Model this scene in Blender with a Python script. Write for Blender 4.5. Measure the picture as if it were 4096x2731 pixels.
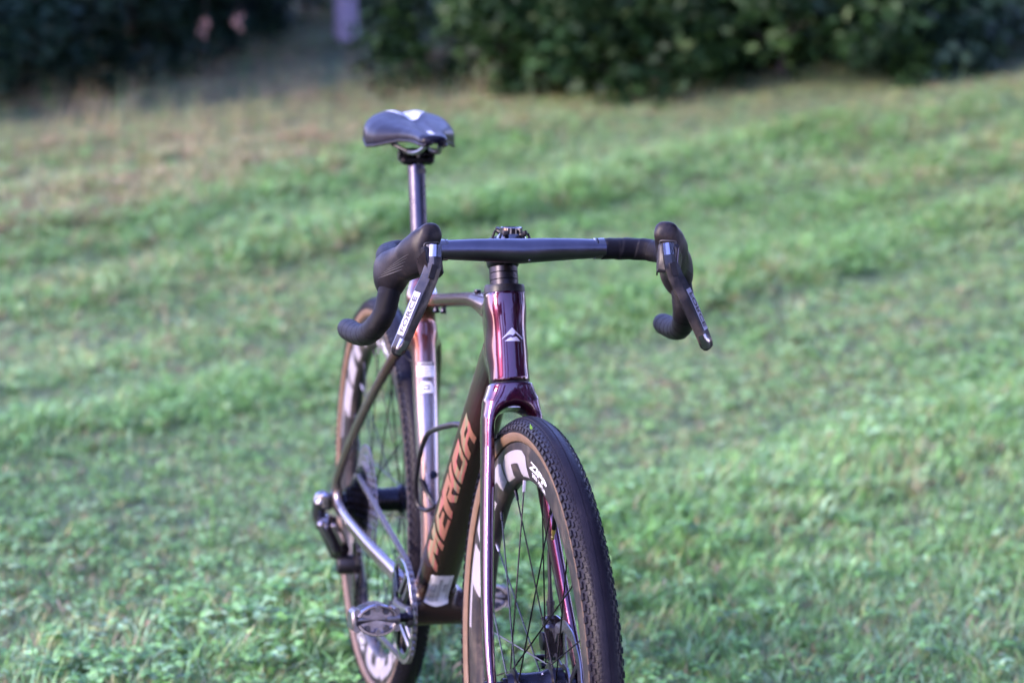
import bpy, bmesh, math, random
import numpy as np
from mathutils import Vector, Matrix

for _o in list(bpy.data.objects):
    bpy.data.objects.remove(_o)
SC = bpy.context.scene
COL = SC.collection
rnd = random.Random(7)
RNG = np.random.default_rng(11)

# ------------------------------------------------------------------ camera
CAM_LOC = (3.3932, -0.7671, 1.2810)
_fw = Vector((-0.9544, 0.2476, -0.1671)).normalized()
_rt = Vector((0.2470, 0.9687, 0.0244)).normalized()
_up = _rt.cross(_fw).normalized()
cam = bpy.data.cameras.new('camera')
cam.sensor_width = 36.0
cam.lens = 36.0 * 9373.6 / 4096.0
cam.clip_start = 0.05
cam.clip_end = 500.0
cam.dof.use_dof = True
cam.dof.focus_distance = 2.93
cam.dof.aperture_fstop = 4.0
cam.dof.aperture_blades = 9
cam_o = bpy.data.objects.new('camera', cam)
COL.objects.link(cam_o)
_m = Matrix((_rt, _up, -_fw)).transposed().to_4x4()
_m.translation = Vector(CAM_LOC)
cam_o.matrix_world = _m
SC.camera = cam_o

# ------------------------------------------------------------------ light
SUN_EL, SUN_AZ = math.radians(24.0), math.radians(-77.0)     # azimuth from +X, counter-clockwise
sun_dir = Vector((math.cos(SUN_EL)*math.cos(SUN_AZ), math.cos(SUN_EL)*math.sin(SUN_AZ), math.sin(SUN_EL)))
world = bpy.data.worlds.new('World')
SC.world = world
world.use_nodes = True
wn = world.node_tree
bg = wn.nodes['Background']
sky = wn.nodes.new('ShaderNodeTexSky')
sky.sky_type = 'NISHITA'
sky.sun_disc = False
sky.sun_elevation = SUN_EL
sky.sun_rotation = math.pi/2 - SUN_AZ
sky.air_density = 1.0
sky.dust_density = 0.6
sky.ozone_density = 2.2
tint = wn.nodes.new('ShaderNodeMix')
tint.data_type = 'RGBA'
tint.blend_type = 'MULTIPLY'
tint.inputs['Factor'].default_value = 1.0
tint.inputs['B'].default_value = (1.15, 0.90, 1.42, 1)
wn.links.new(sky.outputs['Color'], tint.inputs['A'])
wn.links.new(tint.outputs['Result'], bg.inputs['Color'])
bg.inputs['Strength'].default_value = 0.15
sun = bpy.data.lights.new('sun', 'SUN')
sun.energy = 1.4
sun.angle = math.radians(14)
sun.color = (1.0, 0.82, 0.66)
sun_o = bpy.data.objects.new('sun', sun)
COL.objects.link(sun_o)
sun_o.rotation_euler = sun_dir.to_track_quat('Z', 'Y').to_euler()
vs = SC.view_settings
vs.view_transform = 'Standard'
vs.look = 'None'
vs.gamma = 1.0
vs.exposure = 3.0
SC.cycles.use_denoising = True
SC.cycles.max_bounces = 5
SC.cycles.diffuse_bounces = 2
SC.cycles.glossy_bounces = 3
SC.cycles.transmission_bounces = 2
SC.cycles.transparent_max_bounces = 8

# ------------------------------------------------------------------ helpers
def tag(o, label=None, cat=None, group=None, kind=None):
    if label: o['label'] = label
    if cat: o['category'] = cat
    if group: o['group'] = group
    if kind: o['kind'] = kind
    return o

def empty(name, parent=None, loc=(0, 0, 0)):
    o = bpy.data.objects.new(name, None)
    o.empty_display_size = 0.1
    COL.objects.link(o)
    o.location = loc
    o.parent = parent
    return o

def mobj(name, me, mats, parent=None, smooth=True, kind=None):
    if not isinstance(mats, (list, tuple)): mats = [mats]
    for m in mats: me.materials.append(m)
    if smooth is True: me.polygons.foreach_set('use_smooth', [True]*len(me.polygons))
    o = bpy.data.objects.new(name, me)
    COL.objects.link(o)
    o.parent = parent
    if kind: o['kind'] = kind
    return o

def pymesh(name, V, F, midx=None):
    me = bpy.data.meshes.new(name)
    me.from_pydata([tuple(map(float, v)) for v in V], [], [tuple(map(int, f)) for f in F])
    if midx is not None: me.polygons.foreach_set('material_index', midx)
    me.update()
    return me

def sharp(me, deg=35):
    """smooth shading with sharp creases"""
    bm = bmesh.new(); bm.from_mesh(me)
    for f in bm.faces: f.smooth = True
    lim = math.radians(deg)
    for e in bm.edges:
        if len(e.link_faces) == 2 and e.calc_face_angle(0) > lim: e.smooth = False
    bm.to_mesh(me); bm.free()
    return me

class MB:
    """collects simple shapes into one mesh"""
    def __init__(s): s.V = []; s.F = []; s.M = []
    def add(s, V, F, mi=0):
        k = len(s.V); s.V += [tuple(v) for v in V]; s.F += [tuple(i+k for i in f) for f in F]; s.M += [mi]*len(F)
        return s
    def loft(s, rings, closed=True, cap=True, mi=0):
        n = len(rings[0]); V = [tuple(p) for r in rings for p in r]; F = []
        for i in range(len(rings)-1):
            for j in range(n if closed else n-1):
                a = i*n+j; b = i*n+(j+1) % n
                F.append((a, b, b+n, a+n))
        if cap and closed:
            F.append(tuple(reversed(range(n)))); F.append(tuple(range((len(rings)-1)*n, len(rings)*n)))
        return s.add(V, F, mi)
    def box(s, c, ax, h, mi=0, bev=0.0):
        """c centre, ax three unit vectors, h half sizes, bev chamfer"""
        c = np.array(c, float); ax = np.array(ax, float); h = np.array(h, float)
        if bev <= 0:
            V = [c+sum(ax[k]*h[k]*sg[k] for k in range(3)) for sg in [(-1,-1,-1),(1,-1,-1),(1,1,-1),(-1,1,-1),(-1,-1,1),(1,-1,1),(1,1,1),(-1,1,1)]]
            return s.add(V, [(3,2,1,0),(4,5,6,7),(0,1,5,4),(1,2,6,5),(2,3,7,6),(3,0,4,7)], mi)
        rings = []
        for z, ins in ((-1, bev), (-1+bev/h[2], 0), (1-bev/h[2], 0), (1, bev)):
            r = []
            x, y = h[0]-ins, h[1]-ins
            b = bev*0.8
            for px, py in ((x, y-b), (x-b, y), (-x+b, y), (-x, y-b), (-x, -y+b), (-x+b, -y), (x-b, -y), (x, -y+b)):
                r.append(c+ax[0]*px+ax[1]*py+ax[2]*h[2]*z)
            rings.append(r)
        return s.loft(rings, mi=mi)
    def cyl(s, a, b, r0, r1=None, n=16, cap=True, mi=0):
        a = np.array(a, float); b = np.array(b, float); r1 = r0 if r1 is None else r1
        u, v = perp(b-a)
        t = np.linspace(0, 2*np.pi, n, endpoint=False)
        rings = [[p+r*(math.cos(q)*u+math.sin(q)*v) for q in t] for p, r in ((a, r0), (b, r1))]
        return s.loft(rings, cap=cap, mi=mi)
    def rev(s, c, axis, prof, n=48, mi=0, u=None, closed=False):
        """revolve (axial, radius) profile about axis through c"""
        c = np.array(c, float); axis = np.array(axis, float)/np.linalg.norm(axis)
        u, v = perp(axis)
        t = np.linspace(0, 2*np.pi, n, endpoint=False)
        rings = [[c+axis*a+r*(math.cos(q)*u+math.sin(q)*v) for q in t] for a, r in prof]
        if closed: rings.append(rings[0])
        return s.loft(rings, cap=False, mi=mi)
    def tube(s, pts, r, n=10, cap=True, mi=0, close=False):
        pts = [np.array(p, float) for p in pts]
        N = len(pts); rr = [r]*N if np.isscalar(r) else list(r)
        rings = []; U = None
        for i, p in enumerate(pts):
            if close: t = pts[(i+1) % N]-pts[(i-1) % N]
            else: t = pts[min(i+1, N-1)]-pts[max(i-1, 0)]
            t = t/np.linalg.norm(t)
            if U is None: U, W = perp(t)
            else:
                U = U-t*np.dot(U, t); U /= np.linalg.norm(U); W = np.cross(t, U)
            rings.append([p+rr[i]*(math.cos(q)*U+math.sin(q)*W) for q in np.linspace(0, 2*np.pi, n, endpoint=False)])
        if close:
            return s.loft(rings+[rings[0]], cap=False, mi=mi)
        return s.loft(rings, cap=cap, mi=mi)
    def mesh(s, name, crease=None):
        me = pymesh(name, s.V, s.F, s.M)
        if crease: sharp(me, crease)
        return me
    def build(s, name, mats, parent=None, crease=35, kind=None):
        return mobj(name, s.mesh(name, crease), mats, parent, smooth=None, kind=kind)

def perp(t):
    t = np.array(t, float)/np.linalg.norm(t)
    h = np.array([0, 0, 1.0]) if abs(t[2]) < 0.9 else np.array([1.0, 0, 0])
    u = np.cross(h, t); u /= np.linalg.norm(u)
    return u, np.cross(t, u)

def spline(P, n):
    """Catmull-Rom through rows of P (any columns), n samples, roughly even"""
    P = np.array(P, float)
    Q = np.vstack([2*P[0]-P[1], P, 2*P[-1]-P[-2]])
    out = []
    for i in range(len(P)-1):
        p0, p1, p2, p3 = Q[i:i+4]
        t = np.linspace(0, 1, 24, endpoint=False)[:, None]
        out.append(0.5*((2*p1)+(-p0+p2)*t+(2*p0-5*p1+4*p2-p3)*t*t+(-p0+3*p1-3*p2+p3)*t**3))
    out.append(P[-1:])
    A = np.vstack(out)
    d = np.r_[0, np.cumsum(np.linalg.norm(np.diff(A[:, :3], axis=0), axis=1))]
    s = np.linspace(0, d[-1], n)
    return np.stack([np.interp(s, d, A[:, k]) for k in range(A.shape[1])], 1)

# ------------------------------------------------------------------ implicit surfaces (moulded carbon, rubber hoods)
def p_seg(p0, p1, s0, s1, u, n=2.0, flat=False):
    """tapered tube p0-p1 with half sizes s=(a,b) along u and w, superellipse exponent n"""
    p0 = np.array(p0, float); p1 = np.array(p1, float); d = p1-p0; L = np.linalg.norm(d); t = d/L
    u = np.array(u, float); u = u-t*np.dot(u, t); u /= np.linalg.norm(u); w = np.cross(t, u)
    def f(P):
        q = P-p0; h = q@t
        k = np.clip(h/L, 0, 1)
        a = s0[0]+(s1[0]-s0[0])*k; b = s0[1]+(s1[1]-s0[1])*k
        x = np.abs(q@u)/a; y = np.abs(q@w)/b
        r = (x**n+y**n+1e-12)**(1/n)
        m = np.minimum(a, b)
        e = np.maximum(0, np.maximum(-h, h-L))
        if flat:
            return np.maximum((r-1)*m, np.maximum(-h, h-L))
        return np.sqrt((r*m)**2+e*e)-m
    return f

def p_straight(p0, p1, prof, u, n=2.0):
    """straight tube whose half sizes follow prof = [(t, a, b)...], eased between the stations"""
    p0 = np.array(p0, float); p1 = np.array(p1, float); d = p1-p0; L = np.linalg.norm(d); t = d/L
    u = np.array(u, float); u = u-t*np.dot(u, t); u /= np.linalg.norm(u); w = np.cross(t, u)
    S = spline([(a[0], 0, 0, a[1], a[2]) for a in prof], 80)
    def f(P):
        q = P-p0; h = q@t; k = np.clip(h/L, 0, 1)
        a = np.interp(k, S[:, 0], S[:, 3]); b = np.interp(k, S[:, 0], S[:, 4])
        r = ((np.abs(q@u)/a)**n+(np.abs(q@w)/b)**n+1e-12)**(1/n)
        m = np.minimum(a, b); e = np.maximum(0, np.maximum(-h, h-L))
        return np.sqrt((r*m)**2+e*e)-m
    return f

def p_path(pts, sizes, u, n=2.0, seg=16):
    S = spline([(*p, *z) for p, z in zip(pts, sizes)], seg+1)
    fs = [p_seg(S[i, :3], S[i+1, :3], S[i, 3:], S[i+1, 3:], u, n) for i in range(seg)]
    mg = S[:, 3:].max()+.045
    def f(P):
        v = np.full(len(P), .045)
        if len(P) > 64:
            sel = np.where(((P > S[:, :3].min(0)-mg) & (P < S[:, :3].max(0)+mg)).all(1))[0]
            if len(sel) == 0: return v
            if len(sel) < len(P):
                v[sel] = f(P[sel]) if len(sel) <= 64 else f_in(P[sel])
                return v
        return f_in(P)
    def f_in(P):
        v = np.full(len(P), .045)
        for i, g in enumerate(fs):
            lo = np.minimum(S[i, :3], S[i+1, :3])-mg; hi = np.maximum(S[i, :3], S[i+1, :3])+mg
            k = np.where(((P > lo) & (P < hi)).all(1))[0]
            if len(k): v[k] = np.minimum(v[k], g(P[k]))
        return v
    return f

def p_ell(c, r, R=None):
    c = np.array(c, float); r = np.array(r, float); R = np.eye(3) if R is None else np.array(R, float)
    m = r.min()
    def f(P):
        q = (P-c)@R.T
        return (np.sqrt(((q/r)**2).sum(1)+1e-12)-1)*m
    return f

def smin(a, b, k):
    h = np.maximum(k-np.abs(a-b), 0)/k
    return np.minimum(a, b)-h*h*k*0.25

def smax(a, b, k): return -smin(-a, -b, k)

def grad(f, P, e=3e-4):
    return np.stack([(f(P+np.eye(3)[i]*e)-f(P-np.eye(3)[i]*e))/(2*e) for i in range(3)], 1)

def project(f, P, it=4, iso=0.0):
    for _ in range(it):
        g = grad(f, P); d = f(P)-iso
        st = g*(d/np.maximum((g*g).sum(1), 1e-3))[:, None]
        P = P-np.clip(st, -0.01, 0.01)
    return P

def surface_nets(f, lo, hi, h):
    lo = np.array(lo, float); hi = np.array(hi, float)
    n = np.ceil((hi-lo)/h).astype(int)+1
    ax = [lo[i]+h*np.arange(n[i]) for i in range(3)]
    V = np.empty(n)
    for i in range(n[0]):
        Y, Z = np.meshgrid(ax[1], ax[2], indexing='ij')
        P = np.stack([np.full(Y.size, ax[0][i]), Y.ravel(), Z.ravel()], 1)
        V[i] = f(P).reshape(n[1], n[2])
    c = n-1
    acc = np.zeros((*c, 3)); cnt = np.zeros(c)
    corner = lambda o: V[o[0]:o[0]+c[0], o[1]:o[1]+c[1], o[2]:o[2]+c[2]]
    for a in range(3):
        for o1 in (0, 1):
            for o2 in (0, 1):
                o = [0, 0, 0]; b, d = [(1, 2), (0, 2), (0, 1)][a]
                o[b] = o1; o[d] = o2; q = list(o); q[a] = 1
                A, B = corner(o), corner(q); m = (A < 0) != (B < 0)
                t = np.where(m, A/np.where(m, A-B, 1), 0)
                pos = [np.full(c, float(o[k])) for k in range(3)]; pos[a] = t
                acc += np.where(m[..., None], np.stack(pos, -1), 0); cnt += m
    act = cnt > 0
    ids = -np.ones(c, int); ids[act] = np.arange(act.sum())
    base = np.argwhere(act)
    P = lo+h*(base+acc[act]/cnt[act][:, None])
    F = []
    S = V < 0
    for a in range(3):
        b, d = [(1, 2), (2, 0), (0, 1)][a]
        sl0 = [slice(None)]*3; sl1 = [slice(None)]*3
        sl0[a] = slice(0, -1); sl1[a] = slice(1, None)
        ch = np.argwhere(S[tuple(sl0)] != S[tuple(sl1)])
        ch = ch[(ch[:, b] > 0) & (ch[:, d] > 0) & (ch[:, b] < c[b]) & (ch[:, d] < c[d])]
        ins = S[ch[:, 0], ch[:, 1], ch[:, 2]]
        def cell(ob, od):
            k = ch.copy(); k[:, b] -= ob; k[:, d] -= od
            return ids[k[:, 0], k[:, 1], k[:, 2]]
        q = np.stack([cell(1, 1), cell(0, 1), cell(0, 0), cell(1, 0)], 1)
        q = np.where(ins[:, None], q, q[:, ::-1])
        F.append(q)
    F = np.vstack(F)
    F = F[(F >= 0).all(1)]
    return P, F

def implicit(name, f, lo, hi, h, mats, parent=None, labels=None):
    """one mesh, or with labels = [(name, fn)] one mesh for each of the regions, sharing the surface normals"""
    P, F = surface_nets(f, lo, hi, h)
    P = project(f, P)
    N = grad(f, P); N /= np.linalg.norm(N, axis=1)[:, None]+1e-9
    if labels is None:
        labels = [(name, None)]; lab = np.zeros(len(F), int)
    else:
        Cn = P[F].mean(1)
        lab = np.argmin(np.stack([g(Cn) for _, g in labels], 1), 1)
    out = []
    for k, (nm, _) in enumerate(labels):
        Fk = F[lab == k]
        if len(Fk) == 0: continue
        us, inv = np.unique(Fk, return_inverse=True)
        me = pymesh(nm, P[us], inv.reshape(-1, 4))
        o = mobj(nm, me, mats, parent)
        me.normals_split_custom_set_from_vertices([tuple(v) for v in N[us]])
        out.append(o)
    return out
# ------------------------------------------------------------------ bicycle geometry (x forward, y to the rider's left, z up)
A3 = lambda *v: np.array(v, float)
R_W = 0.3443
BB = A3(0, 0, 0.276); RA = A3(-0.4226, 0, R_W); FA = A3(0.5998, 0, R_W)
AX = A3(-0.3181, 0, 0.9481); FWD = A3(0.9481, 0, 0.3181); YV = A3(0, 1, 0)
FOOT = A3(0.5550, 0, 0.3293); CROWN = A3(0.4293, 0, 0.7041); HTOP = A3(0.3896, 0, 0.8223)
BAR = A3(0.4708, 0, 0.8905)
ST = A3(-0.2725, 0, 0.9622)

def hp(s, f=0.0, y=0.0):                      # point in head-tube axes, s metres above the crown
    return CROWN+AX*s+FWD*f+YV*y

f_head = p_straight(hp(0.0), hp(.1246), [(0, .0272, .0300), (.2, .0260, .0290), (.55, .0258, .0282), (.80, .0278, .0290), (1, .0268, .0278)], YV, 2.2)
def f_head_cut(P):
    q = (P-CROWN)@AX
    return smax(f_head(P), np.maximum(0.0018-q, q-.1235), .003)
DT0, DT1 = A3(-.004, 0, .302), A3(.387, 0, .752)
f_down = p_straight(DT0, DT1, [(0, .0290, .0270), (.24, .0290, .0290), (.62, .0270, .0300), (1, .0215, .0320)], YV, 2.6)
f_top = p_path([A3(-.125, 0, .7335), A3(0, 0, .7515), A3(.23, 0, .7880), A3(.30, 0, .7925), A3(.372, 0, .790)],
               [(.0150, .0105), (.0165, .0095), (.0185, .0098), (.0195, .0125), (.0205, .0215)], YV, 2.4, 14)
_st = lambda L: BB+ST*L
f_seat = p_straight(_st(.02), _st(.497), [(0, .022, .021), (.21, .0155, .0200), (.58, .0188, .0220), (.84, .0190, .0225), (.94, .0195, .0220), (1, .0180, .0205)], YV, 2.3)
def f_ss(sd):
    return p_path([A3(-.122, sd*.010, .684), A3(-.148, sd*.030, .655), A3(-.29, sd*.060, .520), A3(-.40, sd*.079, .396), A3(-.424, sd*.0785, .350)],
                  [(.0085, .0105), (.0078, .0095), (.0072, .0085), (.0068, .0085), (.0065, .0125)], YV, 2.3, 12)
def f_cs(sd):
    return p_path([A3(-.424, sd*.0785, .345), A3(-.36, sd*.075, .334), A3(-.22, sd*.062, .320), A3(-.09, sd*.040, .302), A3(-.02, sd*.028, .286)],
                  [(.0065, .0150), (.0078, .0110), (.0085, .0125), (.0090, .0150), (.012, .020)], YV, 2.4, 12)
f_bb = p_seg(BB-YV*.0405, BB+YV*.0405, (.0255, .0255), (.0255, .0255), A3(1, 0, 0), 2.0, flat=True)
def f_bbr(P): return f_bb(P)-.0015
_ss = (f_ss(-1), f_ss(1)); _cs = (f_cs(-1), f_cs(1))
FRAME_PARTS = [('head_tube', f_head_cut), ('down_tube', f_down), ('top_tube', f_top), ('seat_tube', f_seat),
               ('seat_stay', _ss[0]), ('seat_stay', _ss[1]), ('chain_stay', _cs[0]), ('chain_stay', _cs[1]),
               ('bottom_bracket_shell', f_bbr)]
def f_frame(P):
    v = f_head_cut(P)
    dt = f_down(P); q = (P-CROWN)@AX
    dt = smax(dt, .004-q+np.maximum(0, -((P-CROWN)@FWD)-.03)*-1.2, .003)   # the down tube stays above the fork crown
    v = smin(v, dt, .022)
    v = smin(v, f_top(P), .020)
    w = smin(f_seat(P), f_top(P), .026)
    v = smin(v, w, .004)
    for g in _ss: v = smin(v, g(P), .022)
    b = f_bbr(P)
    v = smin(v, b, .018)
    for g in _cs: v = smin(v, g(P), .016)
    return v
# ------------------------------------------------------------------ materials
def nmat(name):
    m = bpy.data.materials.new(name); m.use_nodes = True
    nt = m.node_tree; b = nt.nodes['Principled BSDF']
    return m, nt, b

def N(nt, kind, **kw):
    n = nt.nodes.new(kind)
    for k, v in kw.items(): setattr(n, k, v)
    return n

def noise(nt, scale, detail=3.0, rough=0.5, coord='Object', dist=0.0):
    tc = N(nt, 'ShaderNodeTexCoord'); n = N(nt, 'ShaderNodeTexNoise')
    n.inputs['Scale'].default_value = scale; n.inputs['Detail'].default_value = detail
    n.inputs['Roughness'].default_value = rough; n.inputs['Distortion'].default_value = dist
    if coord == 'World':
        g = N(nt, 'ShaderNodeNewGeometry'); nt.links.new(g.outputs['Position'], n.inputs['Vector'])
    else: nt.links.new(tc.outputs[coord], n.inputs['Vector'])
    return n

def ramp(nt, src, stops, interp='LINEAR'):
    r = N(nt, 'ShaderNodeValToRGB'); e = r.color_ramp; e.interpolation = interp
    while len(e.elements) < len(stops): e.elements.new(0.5)
    for k, (p, c) in enumerate(stops):
        e.elements[k].position = p
        e.elements[k].color = (*c, 1) if not np.isscalar(c) else (c, c, c, 1)
    nt.links.new(src, r.inputs['Fac'])
    return r.outputs['Color']

def mixc(nt, a, b, fac, mode='MIX'):
    m = N(nt, 'ShaderNodeMix', data_type='RGBA', blend_type=mode)
    for nm, v in (('A', a), ('B', b), ('Factor', fac)):
        s = [i for i in m.inputs if i.name == nm and (nm == 'Factor' and i.type == 'VALUE' or nm != 'Factor' and i.type == 'RGBA')][0]
        if hasattr(v, 'type'): nt.links.new(v, s)
        else: s.default_value = v if nm == 'Factor' else (*v, 1)
    return [o for o in m.outputs if o.type == 'RGBA'][0]

def bump(nt, b, h, strength, dist=0.001):
    n = N(nt, 'ShaderNodeBump'); n.inputs['Strength'].default_value = strength; n.inputs['Distance'].default_value = dist
    nt.links.new(h, n.inputs['Height']); nt.links.new(n.outputs['Normal'], b.inputs['Normal'])
    return n

def mat(name, col, rough=0.5, metal=0.0, coat=0.0, spec=0.5, var=0.18, vs=60.0, bmp=0.0, bs=400.0, coat_rough=0.03, dust=0.0):
    m, nt, b = nmat(name)
    n = noise(nt, vs, 4.0, 0.6)
    c = ramp(nt, n.outputs['Fac'], [(0.3, tuple(x*(1-var) for x in col)), (0.7, tuple(min(1, x*(1+var)) for x in col))])
    if dust:
        d = noise(nt, 23.0, 6.0, 0.7); f = ramp(nt, d.outputs['Fac'], [(0.5, 0.0), (0.75, dust)])
        c = mixc(nt, c, (0.24, 0.19, 0.14), f)
    nt.links.new(c, b.inputs['Base Color'])
    r = ramp(nt, n.outputs['Fac'], [(0.3, max(0.02, rough*0.85)), (0.7, min(1, rough*1.15))])
    nt.links.new(r, b.inputs['Roughness'])
    b.inputs['Metallic'].default_value = metal
    b.inputs['Specular IOR Level'].default_value = spec
    b.inputs['Coat Weight'].default_value = coat
    b.inputs['Coat Roughness'].default_value = coat_rough
    if bmp:
        h = noise(nt, bs, 2.0); bump(nt, b, h.outputs['Fac'], bmp)
    return m

def paint_material():
    """flake lacquer that runs from aubergine at the front through bronze to silver at the rear, under a clear coat"""
    m, nt, b = nmat('flake_lacquer')
    tc = N(nt, 'ShaderNodeTexCoord'); sp = N(nt, 'ShaderNodeSeparateXYZ'); nt.links.new(tc.outputs['Object'], sp.inputs[0])
    mr = N(nt, 'ShaderNodeMapRange'); mr.inputs['From Min'].default_value = -0.45; mr.inputs['From Max'].default_value = 0.62
    nt.links.new(sp.outputs['X'], mr.inputs['Value'])
    base = ramp(nt, mr.outputs['Result'], [(0.0, (.12, .108, .098)), (.25, (.12, .10, .09)), (.36, (.20, .185, .195)), (.405, (.10, .062, .05)), (.445, (.014, .009, .007)), (.70, (.016, .009, .008)), (.765, (.040, .008, .016)), (.87, (.044, .008, .024)), (1.0, (.038, .008, .026))])
    # upper end of the seat tube and stays runs to copper
    mz = N(nt, 'ShaderNodeMapRange'); mz.inputs['From Min'].default_value = .56; mz.inputs['From Max'].default_value = .68
    nt.links.new(sp.outputs['Z'], mz.inputs['Value'])
    mx = N(nt, 'ShaderNodeMapRange'); mx.inputs['From Min'].default_value = .05; mx.inputs['From Max'].default_value = -.02
    nt.links.new(sp.outputs['X'], mx.inputs['Value'])
    mm = N(nt, 'ShaderNodeMath', operation='MULTIPLY'); nt.links.new(mz.outputs['Result'], mm.inputs[0]); nt.links.new(mx.outputs['Result'], mm.inputs[1])
    base = mixc(nt, base, (.085, .022, .014), mm.outputs[0])
    v = N(nt, 'ShaderNodeTexVoronoi'); v.inputs['Scale'].default_value = 1600; nt.links.new(tc.outputs['Object'], v.inputs['Vector'])
    fl = ramp(nt, v.outputs['Color'], [(0.0, (.75, .75, .75)), (.8, (1.1, 1.08, 1.1)), (1.0, (1.9, 1.7, 1.8))])
    c = mixc(nt, base, fl, 1.0, 'MULTIPLY')
    nt.links.new(c, b.inputs['Base Color'])
    mt_ = ramp(nt, mr.outputs['Result'], [(.38, .85), (.43, .0), (.70, .0), (.76, .85)]); nt.links.new(mt_, b.inputs['Metallic'])
    b.inputs['Specular IOR Level'].default_value = .15
    b.inputs['Roughness'].default_value = 0.26
    cw = ramp(nt, mr.outputs['Result'], [(.38, 1.0), (.43, .22), (.70, .22), (.76, 1.0)]); nt.links.new(cw, b.inputs['Coat Weight'])
    b.inputs['Coat IOR'].default_value = 1.5
    dn = noise(nt, 9, 5, .7); cr = ramp(nt, dn.outputs['Fac'], [(.4, .015), (.75, .09)]); nt.links.new(cr, b.inputs['Coat Roughness'])
    return m

def foil_material():
    """oil-slick foil of the down-tube lettering: copper with bands of pink, gold and green across the tube"""
    m, nt, b = nmat('oil_slick_foil')
    tc = N(nt, 'ShaderNodeTexCoord'); mp = N(nt, 'ShaderNodeMapping')
    mp.inputs['Rotation'].default_value = (0.25, 0.85, 0.3)
    nt.links.new(tc.outputs['Object'], mp.inputs['Vector'])
    w = N(nt, 'ShaderNodeTexWave', wave_type='BANDS', bands_direction='Y'); w.inputs['Scale'].default_value = 11
    w.inputs['Distortion'].default_value = 2.0; w.inputs['Detail'].default_value = 1.5; w.inputs['Detail Scale'].default_value = 1.2
    nt.links.new(mp.outputs['Vector'], w.inputs['Vector'])
    c = ramp(nt, w.outputs['Fac'], [(0.0, (0.2880, 0.1332, 0.0900)), (.35, (0.3024, 0.1296, 0.0900)), (.55, (0.3600, 0.0900, 0.1080)), (.72, (0.3024, 0.1728, 0.1008)), (.88, (0.1944, 0.2232, 0.1296)), (1.0, (0.3024, 0.1296, 0.0900))])
    nt.links.new(c, b.inputs['Base Color'])
    b.inputs['Metallic'].default_value = 0.45; b.inputs['Roughness'].default_value = 0.42
    b.inputs['Coat Weight'].default_value = 0.6; b.inputs['Coat Roughness'].default_value = 0.08
    return m

def tape_material():
    m, nt, b = nmat('bar_tape')
    tc = N(nt, 'ShaderNodeTexCoord')
    w1 = N(nt, 'ShaderNodeTexWave', wave_type='BANDS', bands_direction='DIAGONAL'); w1.inputs['Scale'].default_value = 260
    nt.links.new(tc.outputs['Object'], w1.inputs['Vector'])
    w2 = N(nt, 'ShaderNodeTexWave', wave_type='BANDS', bands_direction='Z'); w2.inputs['Scale'].default_value = 300
    nt.links.new(tc.outputs['Object'], w2.inputs['Vector'])
    ad = N(nt, 'ShaderNodeMath', operation='ADD'); nt.links.new(w1.outputs['Fac'], ad.inputs[0]); nt.links.new(w2.outputs['Fac'], ad.inputs[1])
    n = noise(nt, 35, 5)
    c = ramp(nt, n.outputs['Fac'], [(.3, (.0030, .0028, .0040)), (.7, (.0060, .0054, .0070))])
    nt.links.new(c, b.inputs['Base Color']); b.inputs['Roughness'].default_value = 0.44; b.inputs['Specular IOR Level'].default_value = .12
    bump(nt, b, ad.outputs[0], 0.5, 0.0006)
    return m

def tread_material():
    m, nt, b = nmat('tyre_rubber')
    tc = N(nt, 'ShaderNodeTexCoord')
    v = N(nt, 'ShaderNodeTexVoronoi'); v.inputs['Scale'].default_value = 420; nt.links.new(tc.outputs['Object'], v.inputs['Vector'])
    n = noise(nt, 30, 6, 0.7)
    c = ramp(nt, n.outputs['Fac'], [(.3, (.0036, .0033, .0056)), (.62, (.0070, .0062, .0095)), (.84, (.024, .020, .021))])
    nt.links.new(c, b.inputs['Base Color'])
    r = ramp(nt, n.outputs['Fac'], [(.3, .36), (.7, .50)]); nt.links.new(r, b.inputs['Roughness'])
    b.inputs['Specular IOR Level'].default_value = .09
    bump(nt, b, v.outputs['Distance'], 0.3, 0.0008)
    return m

def sidewall_material():
    m, nt, b = nmat('tan_sidewall')
    n = noise(nt, 45, 5, .65)
    c = ramp(nt, n.outputs['Fac'], [(.3, (.078, .046, .026)), (.6, (.110, .067, .040)), (.8, (.062, .038, .025))])
    nt.links.new(c, b.inputs['Base Color']); b.inputs['Roughness'].default_value = 0.55
    tc = N(nt, 'ShaderNodeTexCoord'); v = N(nt, 'ShaderNodeTexNoise'); v.inputs['Scale'].default_value = 900
    nt.links.new(tc.outputs['Object'], v.inputs['Vector']); bump(nt, b, v.outputs['Fac'], .25, .0004)
    return m

def carbon_material():
    m, nt, b = nmat('satin_carbon')
    tc = N(nt, 'ShaderNodeTexCoord')
    ck = N(nt, 'ShaderNodeTexVoronoi'); ck.inputs['Scale'].default_value = 140; nt.links.new(tc.outputs['Object'], ck.inputs['Vector'])
    c = ramp(nt, ck.outputs['Color'], [(0, (.008, .0075, .009)), (1, (.024, .021, .022))])
    nt.links.new(c, b.inputs['Base Color']); b.inputs['Roughness'].default_value = .36
    b.inputs['Coat Weight'].default_value = .35; b.inputs['Coat Roughness'].default_value = .2
    return m

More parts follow.
